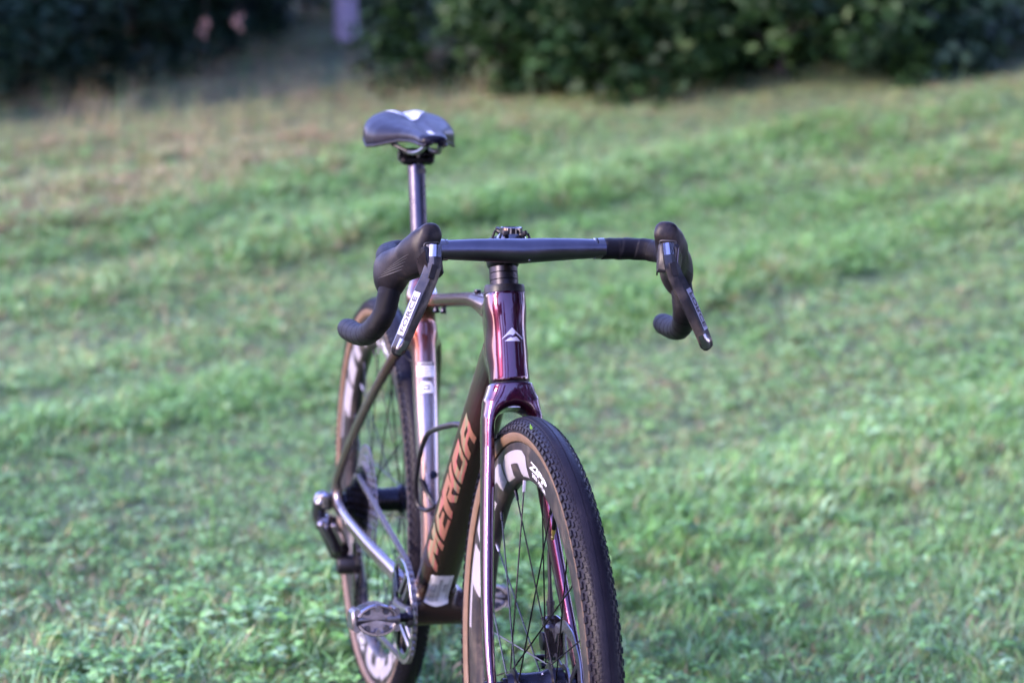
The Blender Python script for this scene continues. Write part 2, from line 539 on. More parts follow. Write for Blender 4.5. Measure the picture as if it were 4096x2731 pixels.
M = {
    'paint': paint_material(), 'foil': foil_material(), 'tape': tape_material(), 'tread': tread_material(), 'tan': sidewall_material(), 'carbon': carbon_material(),
    'black_anod': mat('black_anodised_alloy', (.022, .0215, .027), .28, .95, vs=40),
    'satin_black': mat('satin_black_alloy', (.085, .082, .098), .32, 1.0, vs=30, var=.12),
    'plastic': mat('black_plastic', (.0055, .0052, .0068), .42, spec=.22, vs=80, bmp=.1),
    'rubber': mat('hood_rubber', (.0050, .0044, .0060), .44, spec=.15, vs=45, var=.25, bmp=.22, bs=900, dust=.12),
    'gloss': mat('gloss_black', (.006, .0055, .007), .12, coat=1.0, vs=50, coat_rough=.04),
    'lever': mat('lever_carbon', (.006, .0055, .0068), .32, spec=.25, coat=.25, vs=160, var=.5, coat_rough=.15, dust=.2),
    'steel': mat('brushed_steel', (.22, .215, .23), .32, 1.0, vs=90, var=.12),
    'chrome': mat('polished_steel', (.32, .315, .34), .20, 1.0, vs=30, var=.1),
    'chain': mat('chain_steel', (.28, .265, .26), .34, 1.0, vs=200, var=.4),
    'cog': mat('cassette_steel', (.34, .32, .34), .34, 1.0, vs=120, var=.25),
    'rim': mat('rim_carbon', (.013, .0112, .0130), .42, spec=.2, vs=70, var=.12, coat=.15, coat_rough=.3, dust=.25),
    'rim_grey': mat('rim_lettering_grey', (.20, .19, .21), .42, vs=50, var=.06, dust=.2),
    'white': mat('white_print', (.46, .46, .48), .4, vs=80, var=.04),
    'dark_print': mat('dark_print', (.02, .02, .022), .5),
    'badge': mat('badge_silver', (.40, .37, .42), .25, .4, vs=60, var=.06),
    'saddle': mat('saddle_cover', (.0042, .0040, .0080), .34, spec=.11, vs=70, var=.25, bmp=.10, bs=700),
    'saddle_panel': mat('saddle_panel_grey', (.28, .28, .32), .22, vs=70, var=.06, coat=.4),
    'post': mat('seat_post_black', (.050, .047, .058), .30, 1.0, vs=50, var=.15),
    'dark_alloy': mat('dark_bead_blasted_alloy', (.028, .0265, .032), .36, 1.0, vs=30, var=.12),
    'brass': mat('brass', (.6, .42, .16), .3, 1.0),
    'lime': mat('green_grass_scrap', (.10, .22, .03), .5),
}

# ------------------------------------------------------------------ bicycle
bike = empty('bicycle')
tag(bike, 'dark purple and bronze gravel bicycle with drop bars standing on the lawn', 'bicycle')

# frame ------------------------------------------------------------
frame = empty('frame', bike)
implicit('frame', f_frame, (-.45, -.10, .235), (.46, .10, .845), .0042, M['paint'], frame, FRAME_PARTS)

def decal(name, polys_list, fmap, mat_, parent, cut=.004):
    """flat print laid on a curved surface: polys_list = [outer, hole...] per shape in 2-D, fmap turns (N,2) into points"""
    from mathutils.geometry import delaunay_2d_cdt
    bm = bmesh.new()
    for polys in polys_list:
        vs_, fs_ = [], []
        for p in polys:
            k = len(vs_); vs_ += [Vector((q[0], q[1])) for q in p]; fs_.append(list(range(k, k+len(p))))
        v, e, f, *_ = delaunay_2d_cdt(vs_, [], fs_, 1 if len(polys) == 1 else 0, 1e-7)
        V2 = [tuple(x) for x in v]
        def inside(pt, poly):
            c = False; n = len(poly)
            for i in range(n):
                x1, y1 = poly[i]; x2, y2 = poly[(i+1) % n]
                if (y1 > pt[1]) != (y2 > pt[1]) and pt[0] < (x2-x1)*(pt[1]-y1)/(y2-y1)+x1: c = not c
            return c
        bv = [bm.verts.new((x[0], x[1], 0)) for x in V2]
        for t in f:
            ct = (sum(V2[i][0] for i in t)/len(t), sum(V2[i][1] for i in t)/len(t))
            if inside(ct, polys[0]) and not any(inside(ct, h) for h in polys[1:]):
                try: bm.faces.new([bv[i] for i in t])
                except ValueError: pass
    bmesh.ops.delete(bm, geom=[v for v in bm.verts if not v.link_faces], context='VERTS')
    for _ in range(6):
        es = [e for e in bm.edges if e.calc_length() > cut]
        if not es: break
        bmesh.ops.subdivide_edges(bm, edges=es, cuts=1, use_grid_fill=False)
        bmesh.ops.triangulate(bm, faces=bm.faces[:])
    V2 = np.array([v.co[:2] for v in bm.verts]); P = fmap(V2)
    for v, p in zip(bm.verts, P): v.co = p
    bm.normal_update()
    me = bpy.data.meshes.new(name); bm.to_mesh(me); bm.free()
    return mobj(name, me, mat_, parent)

def text_polys(s, bold=0.0, shear=0.0):
    """the built-in face as triangles in a unit-height box: returns (V2, tris, width)"""
    cu = bpy.data.curves.new('t', 'FONT'); cu.body = s; cu.offset = bold; cu.shear = shear; cu.resolution_u = 3
    o = bpy.data.objects.new('t', cu); COL.objects.link(o)
    dg = bpy.context.evaluated_depsgraph_get(); me = o.evaluated_get(dg).to_mesh()
    V = np.array([v.co[:2] for v in me.vertices]); F = [tuple(p.vertices) for p in me.polygons]
    o.evaluated_get(dg).to_mesh_clear(); bpy.data.objects.remove(o); bpy.data.curves.remove(cu)
    V = V-V.min(0); h = V[:, 1].max()
    return V/h, F, V[:, 0].max()/h

def text_obj(name, s, fmap, mat_, parent, bold=0.0, shear=0.0):
    V, F, w = text_polys(s, bold, shear)
    return mobj(name, pymesh(name, fmap(V, w), F), mat_, parent)

_dt = (DT1-DT0)/np.linalg.norm(DT1-DT0); _dW = np.cross(_dt, YV)
def on_down(V, iso=.0006):
    s, a = V[:, 0], V[:, 1]/.03
    P = DT0+s[:, None]*_dt+.033*(np.cos(a)[:, None]*YV+np.sin(a)[:, None]*_dW)
    return project(f_frame, P, 8, iso)
_rad = lambda L: [[(s, math.radians(a if a < 0 else a-360)*.03) for s, a in p] for p in L]
MERIDA = {'A': [[(0.4511, -174.1), (0.4049, -177.3), (0.403, -163.7), (0.3736, -115.1), (0.3886, -114.5), (0.4062, -131.6), (0.4233, -130.9), (0.4123, -112.9), (0.4265, -111.7), (0.4462, -143.3)], [(0.4357, -150.8), (0.4304, -140.9), (0.4111, -143.1), (0.4169, -153.2)]],
          'D': [[(0.3916, -174.9), (0.3434, -177.7), (0.3154, -115.8), (0.3634, -115.8), (0.3703, -120.1), (0.3862, -146.5)], [(0.3746, -152.9), (0.3644, -129.0), (0.3408, -129.7), (0.3528, -149.8)]],
          'I': [[(0.335, -178.0), (0.3174, -180.0), (0.2918, -117.1), (0.3074, -116.7)]],
          'R': [[(0.308, -178.0), (0.2597, -179.7), (0.2286, -116.8), (0.2456, -118.8), (0.2712, -153.9), (0.2952, -153.7), (0.2895, -146.2), (0.2699, -147.6), (0.2654, -133.4), (0.2706, -116.4), (0.2878, -116.5), (0.2833, -132.1), (0.2852, -137.4), (0.3017, -136.8)]],
          'E': [[(0.2527, -176.8), (0.2031, -174.5), (0.1722, -120.8), (0.2234, -118.0), (0.227, -126.0), (0.199, -127.5), (0.2099, -137.6), (0.2324, -139.9), (0.2338, -149.6), (0.2114, -149.7), (0.2135, -160.2), (0.2492, -152.5)]],
          'M': [[(0.1891, -173.8), (0.1642, -174.4), (0.1554, -153.1), (0.1438, -173.1), (0.1242, -172.5), (0.0901, -116.6), (0.107, -118.6), (0.1349, -143.1), (0.1329, -127.9), (0.1455, -129.9), (0.1676, -147.6), (0.1467, -117.5), (0.1616, -117.7)]]}
for ch in 'MERIDA'[:6]:
    decal('letter', [_rad(MERIDA[ch])], on_down, M['foil'], frame)
    # the same word on the other flank, mirrored across the frame's plane and reading the other way
BARC = [(0.080, -129), (0.082, -96), (0.080, -63), (0.010, -63), (0.006, -96), (0.010, -129)]
barcode = decal('barcode_sticker', [_rad([BARC])], on_down, M['white'], frame)
Q4 = []
q = .016
for k in range(19):
    w_ = rnd.choice([.0006, .001, .0016])
    for (a0, a1, qa, qb) in ((-122, -103, .016, .074), (-87, -74, .038, .074)):
        if qa > q+.0005 or q > qb: continue
        Q4.append([(q, a0), (q+w_, a0), (q+w_, a1), (q, a1)])
    q += w_+rnd.choice([.0012, .0018])
for a_ in (-126, -98, -93, -70):
    for q_ in np.arange(.018, .072, .0042): Q4.append([(q_, a_-1.5), (q_+.003, a_-1.5), (q_+.003, a_+1.0), (q_, a_+1.0)])
VB = on_down(np.array([(s_, math.radians(a_)*.03) for r in Q4 for s_, a_ in r]), .0010)
MB().add(VB, [(4*k, 4*k+1, 4*k+2, 4*k+3) for k in range(len(Q4))]).build('barcode', M['dark_print'], frame)

def on_head(V, iso=.0005):
    s, a = V[:, 0], V[:, 1]/.028
    P = CROWN+s[:, None]*AX+.031*(np.cos(a)[:, None]*FWD+np.sin(a)[:, None]*YV)
    return project(f_frame, P, 8, iso)
_radh = lambda p: [(s, math.radians(a)*.028) for s, a in p]
BADGE = [[(0.0721, 0.2), (0.0569, -29.9), (0.0624, -11.9), (0.0629, -5.4), (0.0618, 1.1), (0.0644, 9.5), (0.0565, 29.3), (0.0578, 31.0), (0.0667, 11.1)],
         [(0.0544, -21.7), (0.054, 22.7), (0.0603, 10.3), (0.0584, 0.7), (0.0594, -5.3)]]
for p in BADGE: decal('head_badge', [[_radh(p)]], on_head, M['badge'], frame, .003)

_sw = A3(.9622, 0, .2725)
def on_seat(V, iso=.0005):
    s, a = V[:, 0], V[:, 1]/.02
    P = BB+s[:, None]*ST+.024*(np.cos(a)[:, None]*_sw+np.sin(a)[:, None]*YV)
    return project(f_frame, P, 8, iso)
_rs = lambda p: [(s, math.radians(a)*.02) for s, a in p]
decal('maker_label', [[_rs([(.3700, -46), (.3694, 30), (.3522, 30), (.3538, -46)])]], on_seat, M['white'], frame, .003)
decal('label_header', [[_rs([(.3768, -46), (.3762, 30), (.3702, 30), (.3708, -46)])]], on_seat, M['dark_print'], frame, .003)
def _lab(V, w): return on_seat(np.stack([.3722+.003*V[:, 1], (-.0130+.0205*V[:, 0]/w)], 1), .0010)
text_obj('label_lettering', 'MERIDA-MT', _lab, M['white'], frame, .02)
lines = MB()
for k in range(3):
    for a0, a1 in ((-40, -22), (-18, 2), (6, 22-8*k)):
        V = on_seat(np.array(_rs([(.3665-.0045*k, a0), (.3665-.0045*k, a1), (.3653-.0045*k, a1), (.3653-.0045*k, a0)])), .0010)
        lines.add(V, [(0, 1, 2, 3)])
lines.build('label_print', M['dark_print'], frame)
decal('hexagon_badge', [[_rs([(.3284, -40), (.3276, 24), (.335, 24), (.3451, 10), (.3456, -24), (.336, -40)]), _rs([(.3325, -22), (.3325, 6), (.340, 6), (.340, -22)])]], on_seat, M['white'], frame, .003)
decal('hexagon_badge', [[_rs([(.3345, -17), (.3345, 1), (.338, 1), (.338, -17)])]], on_seat, M['white'], frame, .003)
# bolts
for L in (.2015, .135):
    p = BB+ST*L+_sw*.0205+YV*.003
    MB().rev(p, _sw, [(-.002, .0062), (.002, .0062), (.0032, .0052), (.0032, .003), (.0012, .003), (.0012, .0)], 20).build('bottle_bolt', M['black_anod'], frame)
for p0, d in ((A3(.315, -.006, .8045), A3(-.1, 0, 1)), (A3(.262, -.006, .8015), A3(-.1, 0, 1)), (A3(.02, -.010, .7415), A3(.1, 0, -1)), (A3(.068, -.010, .748), A3(.1, 0, -1))):
    d = d/np.linalg.norm(d)
    MB().rev(p0, d, [(-.004, .0042), (.0015, .0042), (.003, .0052), (.0052, .0048), (.0056, .003), (.004, .0025), (.004, 0)], 18).build('frame_bolt', M['black_anod'], frame)
MB().tube(spline([A3(-.137, -.034, .662), A3(-.128, -.020, .640), A3(-.118, -.008, .636)], 10), .0022, 8).build('brake_hose', M['plastic'], frame)
# bottle cage on the down tube (a black rod loop)
cg = empty('bottle_cage', bike)
cage_pts = spline([A3(.213, -.004, .603), A3(.170, -.012, .597), A3(.128, -.016, .586), A3(.075, -.018, .571), A3(.022, -.020, .552), A3(-.012, -.022, .520), A3(-.030, -.024, .482), A3(-.038, -.024, .450), A3(-.034, -.020, .428), A3(-.012, -.012, .426), A3(.012, -.004, .438)], 44)
MB().tube(cage_pts, [.0048-.0016*k/43 for k in range(44)], 10).build('cage_rod', M['plastic'], cg)
MB().tube(spline([A3(-.034, -.018, .470), A3(-.020, -.006, .445), A3(.008, .002, .432), A3(.030, .004, .437)], 20), .0034, 10).build('cage_rod', M['plastic'], cg)
_nu = A3(-_dt[2], 0, _dt[0])
MB().box(DT0+_dt*.33+_nu*.0315, (_dt, YV, _nu), (.060, .011, .0025), bev=.0015).build('cage_plate', M['plastic'], cg)

# fork -------------------------------------------------------------
def fp(s, y, f): return FOOT+AX*s+FWD*f+YV*y
def f_blade(sd):
    pts = [fp(.384, sd*.010, 0), fp(.366, sd*.0245, 0), fp(.340, sd*.0322, .000), fp(.300, sd*.0352, .001), (fp(.20, sd*.0440, .009)), fp(.10, sd*.0530, .025), fp(.03, sd*.0580, .042), fp(-.004, sd*.0585, .0478)]
    sz = [(.0200, .0215), (.0145, .0215), (.0098, .0205), (.0092, .0190), (.0085, .0165), (.0075, .0130), (.0070, .0115), (.0068, .0125)]
    return p_path(pts, sz, YV, 2.3, 20)
_fb = (f_blade(-1), f_blade(1))
f_crown = p_seg(fp(.374, 0, 0), fp(.3975, 0, 0), (.0260, .0240), (.0262, .0280), YV, 2.3)
def f_fork(P):
    v = smin(_fb[0](P), _fb[1](P), .006)
    v = smin(v, f_crown(P), .016)
    q = (P-CROWN)@AX
    v = smax(v, q-.0004, .003)
    # wheel tunnel
    r = P-FA; rho = np.maximum(np.sqrt(r[:, 0]**2+r[:, 2]**2)-.3400, 0)
    return smax(v, -(np.sqrt(rho**2+P[:, 1]**2+1e-9)-.0250), .008)
fork = empty('fork', bike)
implicit('fork', f_fork, (.40, -.075, .31), (.66, .075, .72), .0030, M['paint'], fork,
         [('fork_crown', lambda P: f_crown(P)-.004), ('fork_blade', _fb[0]), ('fork_blade', _fb[1])])
MB().rev(CROWN+AX*.0009, AX, [(-.0012, .0225), (-.0012, .0262), (.0012, .0262), (.0012, .0225)], 48).build('crown_race_seal', M['plastic'], fork)
MB().box(fp(.3655, -.002, .017), (YV, AX, FWD), (.012, .0028, .0006)).build('crown_sticker', M['white'], fork)
MB().cyl(FA-YV*.0665, FA+YV*.0665, .0065, n=20).build('thru_axle', M['black_anod'], fork)
MB().rev(FA-YV*.0665, YV, [(-.003, .0), (-.003, .003), (-.002, .007), (.0015, .008), (.0015, .005)], 20).build('axle_head', M['black_anod'], fork)

# headset, spacers, stem --------------------------------------------
head = empty('headset', bike)
TT = lambda s, f=0.0, y=0.0: HTOP+AX*s+FWD*f+YV*y
def ell_ring(s, a, b, n=56, f=0.0):
    return [TT(s, f+b*math.cos(t), a*math.sin(t)) for t in np.linspace(0, 2*np.pi, n, endpoint=False)]
cap = MB()
prof = [(-.0030, .0262, .0272), (-.0026, .0276, .0284), (.0050, .0270, .0278), (.0072, .0262, .0270), (.0076, .0245, .0250), (.0068, .0215, .0220), (.0068, .0185, .019)]
rings = []
for s, a, b in prof:
    r = []
    for t in np.linspace(0, 2*np.pi, 64, endpoint=False):
        drop = .006*max(0, -math.cos(t))**1.5
        side = .0022*max(0, abs(math.sin(t))-.80)/.2 if s > .004 else 0
        r.append(TT(s-drop+side, (b+(.012*max(0, -math.cos(t))**3))*math.cos(t), a*math.sin(t)))
    rings.append(r)
cap.loft(rings, cap=False)
cap.build('headset_cover', M['plastic'], head, 45)
s0 = .0066
for k, hgt in enumerate((.0088, .0098, .0098, .0060)):
    m = MB(); a = .0192-.0001*k
    pr = [(s0+.0002, a-.0004), (s0+.0006, a), (s0+hgt-.0006, a), (s0+hgt-.0002, a-.0005), (s0+hgt-.0002, .012)]
    m.loft([ell_ring(s, r, r+.0025) for s, r in [(pr[0][0], .012)]+pr], cap=False)
    sp_o = m.build('spacer', M['dark_alloy'], head, 40)
    # interlocking joint of the split spacer
    j = MB(); yj = .0036; z0 = s0+.0003; zm = s0+hgt*.5; z1 = s0+hgt-.0003
    fr = lambda y: (a+.0025)*math.sqrt(max(0, 1-(y/a)**2))+.00012
    for (y0, y1, za, zb) in ((yj, yj+.0006, zm, z1), (yj, yj+.0040, zm-.0003, zm+.0003), (yj+.0034, yj+.0040, z0, zm)):
        j.add([TT(za, fr(y0), y0), TT(za, fr(y1), y1), TT(zb, fr(y1), y1), TT(zb, fr(y0), y0)], [(0, 1, 2, 3)])
    mobj('spacer_joint', j.mesh('spacer_joint'), M['dark_print'], sp_o)
    s0 += hgt
stem = empty('stem', bike)
SB = TT(.0385); SF = BAR
f_st1 = p_seg(TT(.0425), TT(.0720), (.0195, .0215), (.0185, .0205), YV, 2.4)
f_st2 = p_seg(TT(.0560, .004), BAR-A3(.016, 0, .0010), (.0180, .0165), (.0215, .0135), YV, 2.5)
f_st3 = p_seg(BAR-YV*.0215, BAR+YV*.0215, (.0175, .0172), (.0175, .0172), A3(1, 0, 0), 2.0)
f_stc = p_seg(TT(.0415), TT(.052), (.0200, .0220), (.0195, .0215), YV, 2.4)
def f_stem(P):
    v = smin(f_st1(P), f_st2(P), .012)
    q = (P-HTOP)@AX
    return smax(smin(v, f_stc(P), .006), np.maximum(.0328-q, (q-.073)), .002)
implicit('stem_body', f_stem, (.33, -.045, .83), (.50, .045, .93), .0028, M['dark_alloy'], stem)
MB().cyl(TT(.044, -.004, -.0215), TT(.044, -.004, -.0180), .0032, n=14).build('stem_bolt', M['black_anod'], stem)
MB().cyl(BAR+A3(.012, .0085, -.0125), BAR+A3(.0128, .0085, -.0136), .0022, n=12).build('stem_bolt', M['steel'], stem)
# computer mount strapped to the stem
mount = empty('computer_mount', bike)
mc = A3(.4180, 0, .9035)
MUP = A3(-.05, 0, 1)/np.linalg.norm([.05, 1])
MB().rev(mc, MUP, [(0, .0), (.0005, .0), (.0005, .0125), (.0085, .0128), (.0095, .0140), (.0092, .0152), (.0015, .0155), (-.0015, .0185), (-.0045, .0200), (-.0050, .012)], 48).build('mount_ring', M['gloss'], mount)
for ang in (35, 145, 215, 325):
    t = math.radians(ang); d = A3(math.cos(t), math.sin(t), 0)
    pts = [mc+d*.016+MUP*.001, mc+d*.020+MUP*.0012, mc+d*.0235+MUP*.003, mc+d*.0225+MUP*.0065]
    MB().tube(spline(pts, 10), [.0030]*4+[.0036]*6, 8).build('mount_hook', M['plastic'], mount)
for sd in (-1, 1):
    for off in (-.015, .017):
        pts = [mc+A3(off, sd*.018, .0035), mc+A3(off*1.1, sd*.0215, -.008), mc+A3(off*1.2, sd*.0208, -.022), mc+A3(off*1.2, sd*.012, -.036)]
        MB().tube(spline(pts, 14), .0017, 8).build('rubber_band', M['rubber'], mount)

# handlebar ---------------------------------------------------------
hb = empty('handlebar', bike)
def sgn_path(pts, sd): return [A3(p[0], sd*p[1], p[2]) for p in pts]
m = MB(); rings = []
for y in np.linspace(-.112, .112, 61):
    k = min(1, abs(y)/.10); a = .0158-.0036*k**1.3+.0004; b = .0175-.0025*k
    cz = BAR[2]-.0024*(1-k)**2
    rings.append([A3(BAR[0]+b*math.cos(t), y, cz+a*math.sin(t)) for t in np.linspace(0, 2*np.pi, 40, endpoint=False)])
m.loft(rings); m.build('bar_top', M['satin_black'], hb)
DROP = [(.4708, .1005, .8905), (.4708, .130, .8903), (.4715, .155, .8898), (.480, .1735, .8890), (.500, .1830, .8875), (.525, .1868, .8835), (.5455, .1885, .8740), (.5570, .1905, .8575), (.5590, .1935, .8390), (.5530, .1975, .8200), (.5370, .2030, .8040), (.5120, .2080, .7905), (.4800, .2118, .7835), (.4480, .2145, .7810), (.4080, .2165, .7800)]
for sd in (-1, 1):
    P = spline(sgn_path(DROP, sd), 420)
    d = np.r_[0, np.cumsum(np.linalg.norm(np.diff(P, axis=0), axis=1))]
    m = MB(); rings = []; U = A3(0, 0, 1)
    for i, p in enumerate(P):
        t = P[min(i+1, 419)]-P[max(i-1, 0)]; t /= np.linalg.norm(t)
        U = U-t*(U@t); U /= np.linalg.norm(U); W = np.cross(t, U)
        r = []
        for j in range(32):
            a = 2*np.pi*j/32
            ph = (d[i]/.0225+a/(2*np.pi)*.9*sd+.35) % 1.0
            saw = (.0009 if d[i] < .12 else .0005)*(1-ph)*(1-math.exp(-ph*30))
            base = .0136 if d[i] < .03 else .0140
            if d[i] > d[-1]-.012: base *= 1-.14*((d[i]-d[-1]+.012)/.012)**2
            r.append(p+(base+saw)*(math.cos(a)*U+math.sin(a)*W))
        rings.append(r)
    m.loft(rings); m.build('bar_tape', M['tape'], hb, 60)
    e = P[-1]; t = P[-1]-P[-3]; t /= np.linalg.norm(t)
    MB().rev(e, t, [(-.004, .0123), (.0005, .0128), (.002, .0118), (.003, .009), (.0033, 0)], 28).build('bar_end_plug', M['plastic'], hb)
    MB().rev(A3(BAR[0], sd*.0985, BAR[2]), YV*sd, [(-.0005, .0125), (0, .0139), (.0130, .0142), (.0134, .0130)], 40).build('finishing_tape', M['gloss'], hb)

# brake levers ------------------------------------------------------
def lever_set(sd):
    g = empty('brake_lever', bike)
    g['label'] = 'brake and shift lever at the rider\'s %s hand' % ('right' if sd < 0 else 'left')
    Q = lambda x, y, z: A3(x, sd*y, z)
    v_in = (Q(.612, .149, .93)-Q(.560, .182, .884)); 
    lat = np.cross(v_in, A3(0, 0, 1)); lat /= np.linalg.norm(lat)
    g1 = p_path([Q(.536, .1880, .8760), Q(.560, .1830, .8825), Q(.585, .1715, .8930), Q(.606, .1590, .9050)],
                [(.0168, .0190), (.0170, .0215), (.0165, .0235), (.0160, .0245)], lat, 2.6)
    g2 = p_seg(Q(.590, .1660, .9060), Q(.6100, .1510, .9290), (.0160, .0145), (.0150, .0138), lat, 2.6)
    g3 = p_ell(Q(.550, .1890, .8640), (.021, .0180, .026))
    nf = Q(.86, -.38, .20); nf /= np.linalg.norm(nf)
    def f(P):
        v = smin(smin(g1(P), g2(P), .012), g3(P), .016)
        v = smax(v, (P-Q(.6235, .1500, .9100))@nf, .010)
        # ribs moulded into the rubber
        s = (P-Q(.56, .186, .88))@Q(.62, -.30, .72)
        w = (P[:, 1]*sd-.175)
        return v
    implicit('hood', f, (.50, min(sd*.125, sd*.225), .83), (.645, max(sd*.125, sd*.225), .955), .0024, M['rubber'], g)
    inn = -lat*np.sign(lat[1]*sd)          # towards the bike's middle
    upv = np.cross(nf, inn); upv = upv if upv[2] > 0 else -upv
    pc = Q(.6235, .1505, .9020)
    loop = [pc+inn*a_+upv*b_+nf*.004 for a_, b_ in ((-.0142, .008), (-.0125, .0158), (0, .0172), (.0125, .0158), (.0142, .008), (.0146, -.010), (.0125, -.0235), (-.0125, -.0235), (-.0146, -.010))]
    loop = project(f, np.array(spline(loop+[loop[0]], 60))[:-1], 6, .0001)
    MB().tube(loop, .0010, 6, close=True).build('hood_seam', M['dark_print'], g)
    for r_ in range(5):           # grip creases pressed into the outer flank
        st = Q(.560+.006*r_, .2050, .868+.0045*r_); en = Q(.596+.004*r_, .1830, .884+.0050*r_)
        ln = project(f, np.array([st+(en-st)*q_ for q_ in np.linspace(0, 1, 14)]), 6, .0000)
        MB().tube(ln, [.0007*math.sin(math.pi*(q_+.5)/14)+.0001 for q_ in range(14)], 5).build('grip_crease', M['dark_print'], g)
    MB().box(pc-nf*.004+upv*-.004, (inn, upv, nf), (.0136, .0185, .0066), bev=.003).build('lever_body', M['plastic'], g)
    bx = MB()
    c0 = pc-inn*.0112-upv*.004
    V = [c0+upv*.014+nf*.0012, c0-upv*.014+nf*.0012, c0-upv*.016-nf*.013-inn*.003, c0+upv*.004-nf*.016-inn*.0036]
    V2 = [p-inn*.0022 for p in V]
    bx.add(V+V2, [(0, 1, 2, 3), (7, 6, 5, 4), (0, 4, 5, 1), (1, 5, 6, 2), (2, 6, 7, 3), (3, 7, 4, 0)])
    bx.build('lever_flank_panel', M['black_anod'], g, 20)
    c0 = pc+inn*.0112-upv*.006
    V = [c0+upv*.013+nf*.0015, c0-upv*.015+nf*.0015, c0-upv*.020-nf*.010+inn*.001, c0+upv*.004-nf*.014+inn*.003]
    V2 = [p+inn*.002 for p in V]
    MB().add(V+V2, [(0, 1, 2, 3), (7, 6, 5, 4), (0, 4, 5, 1), (1, 5, 6, 2), (2, 6, 7, 3), (3, 7, 4, 0)]).build('lever_flank_panel', M['plastic'], g, 20)
    # blade
    pts = [(.6265, .1500, .9180), (.6300, .1510, .9060), (.6340, .1525, .8920), (.6365, .1570, .8780), (.6395, .1640, .8640), (.6440, .1735, .8440), (.6480, .1850, .8190), (.6500, .1935, .8000), (.6490, .1975, .7900), (.6470, .1990, .7850)]
    S = spline([(*Q(*p), w) for p, w in zip(pts, (.0095, .0098, .0100, .0104, .0108, .0106, .0098, .0092, .0086, .0045))], 40)
    sec = [(-1.0, -.05), (-.92, .16), (-.25, .30), (.08, .28), (.30, .15), (.98, -.36), (1.0, -.62), (.80, -.78), (.2, -.62), (-.6, -.50), (-.95, -.34)]
    rings = []; FR = []
    for i in range(40):
        p = S[i, :3]; w = S[i, 3]
        t = S[min(i+1, 39), :3]-S[max(i-1, 0), :3]; t /= np.linalg.norm(t)
        out = Q(.10, 1, 0); out = out-t*(out@t); out /= np.linalg.norm(out)
        n = np.cross(t, out); n = n if n[0] > 0 else -n
        rings.append([p+out*(a*w)+n*(b*.0100 if i < 38 else b*.005) for a, b in sec]); FR.append((p, out, n, w, t))
    m = MB(); m.loft(rings)
    bl = m.build('lever_blade', M['lever'], g, 24)
    # bright pivot cover and tip, gloss windows on the blade's face
    for nm, i0, i1, a0, a1 in (('pivot_cover', 0, 4, -.88, .62), ('blade_tip', 33, 38, -.75, .55)):
        m = MB(); rr = []
        for i in range(i0, i1+1):
            p, out, n, w, t = FR[i]; r = []
            for a in np.linspace(a0, a1, 7):
                b = np.interp(a, [-1, -.92, -.25, .08, .30, .98], [-.05, .16, .30, .28, .15, -.36])
                r.append(p+out*(a*w)+n*(b*.0100+.0005))
            rr.append(r)
        m.loft(rr, closed=False, cap=False); mobj(nm, m.mesh(nm), M['smoked'], bl)
    p, out, n, w, t = FR[9]
    MB().box(p+n*.0030, (out, t, n), (.0042, .0090, .0008), bev=.0006).build('logo_inset', M['plastic'], bl)
    # lettered strip on the outer bevel
    strip = MB(); rr = []
    for i in range(17, 33):
        p, out, n, w, t = FR[i]
        r = []
        for a, b in ((.32, .135), (.65, -.1125), (.96, -.345)):
            r.append(p+out*(a*w)+n*(b*.0100)+(out*.6+n*.8)*.0005)
        rr.append(r)
    strip.loft(rr, closed=False, cap=False)
    so = mobj('lettering_strip', strip.mesh('lettering_strip'), M['badge'] if sd < 0 else M['strip_shaded'], bl)  # sun-side strip tinted lighter, the other darker: light put into the tint
    def fm(V, wd):
        s = 18.5+12.5*(V[:, 0]/wd if sd > 0 else 1-V[:, 0]/wd); v = V[:, 1] if sd > 0 else 1-V[:, 1]
        v = 1-v
        o = []
        for si, vi in zip(s, v):
            i = int(si); fr = si-i
            q = []
            for k in (i, min(i+1, 39)):
                p, out, n, w, t = FR[k]
                a = .42+.46*vi; b = np.interp(a, [.30, .98], [.15, -.36])
                q.append(p+out*(a*w)+n*(b*.0100)+(out*.6+n*.8)*.0010)
            o.append(q[0]*(1-fr)+q[1]*fr)
        return o
    text_obj('lettering', 'FORCE', fm, M['dark_print'], so, .03)
M['smoked'] = mat('smoked_chrome', (.20, .195, .225), .16, 1.0, vs=30, var=.1)
M['strip_shaded'] = mat('strip_shaded', (.22, .22, .26), .35, .3, vs=60, var=.05)
for sd in (-1, 1): lever_set(sd)
# wheels ------------------------------------------------------------
def ring_profile(n_ang, prof, c, mi=None):
    """revolve closed (y, r) profile about the wheel axle"""
    V = []; F = []; MI = []
    k = len(prof)
    for i in range(n_ang):
        t = 2*math.pi*i/n_ang
        for y, r in prof: V.append((c[0]+r*math.cos(t), y, c[2]+r*math.sin(t)))
    for i in range(n_ang):
        for j in range(k):
            a = i*k+j; b = i*k+(j+1) % k; cc = ((i+1) % n_ang)*k+(j+1) % k; d = ((i+1) % n_ang)*k+j
            F.append((a, d, cc, b)); MI.append(0 if mi is None else mi[j])
    return V, F, MI

TYC, TYR = .3243, .0200
def tyre_profile():
    P = []; MI = []
    for k in range(41):
        a = math.radians(-128+256*k/40)
        ry = TYR*math.sin(a); rr = TYC+TYR*math.cos(a)*(1.0 if abs(a) < 1.3 else 1.0)
        P.append((ry, rr)); MI.append(1 if abs(a) > math.radians(93) else 0)
    inner = [(y*.86, r-.0015 if r > TYC else r+.0008) for y, r in reversed(P[1:-1])]
    return P+inner, MI[:-1]+[1]+[0]*(len(inner)-1)+[1]

def polar(c, y, sd, a, r): return (c[0]+r*math.cos(a), y, c[2]+r*math.sin(a))

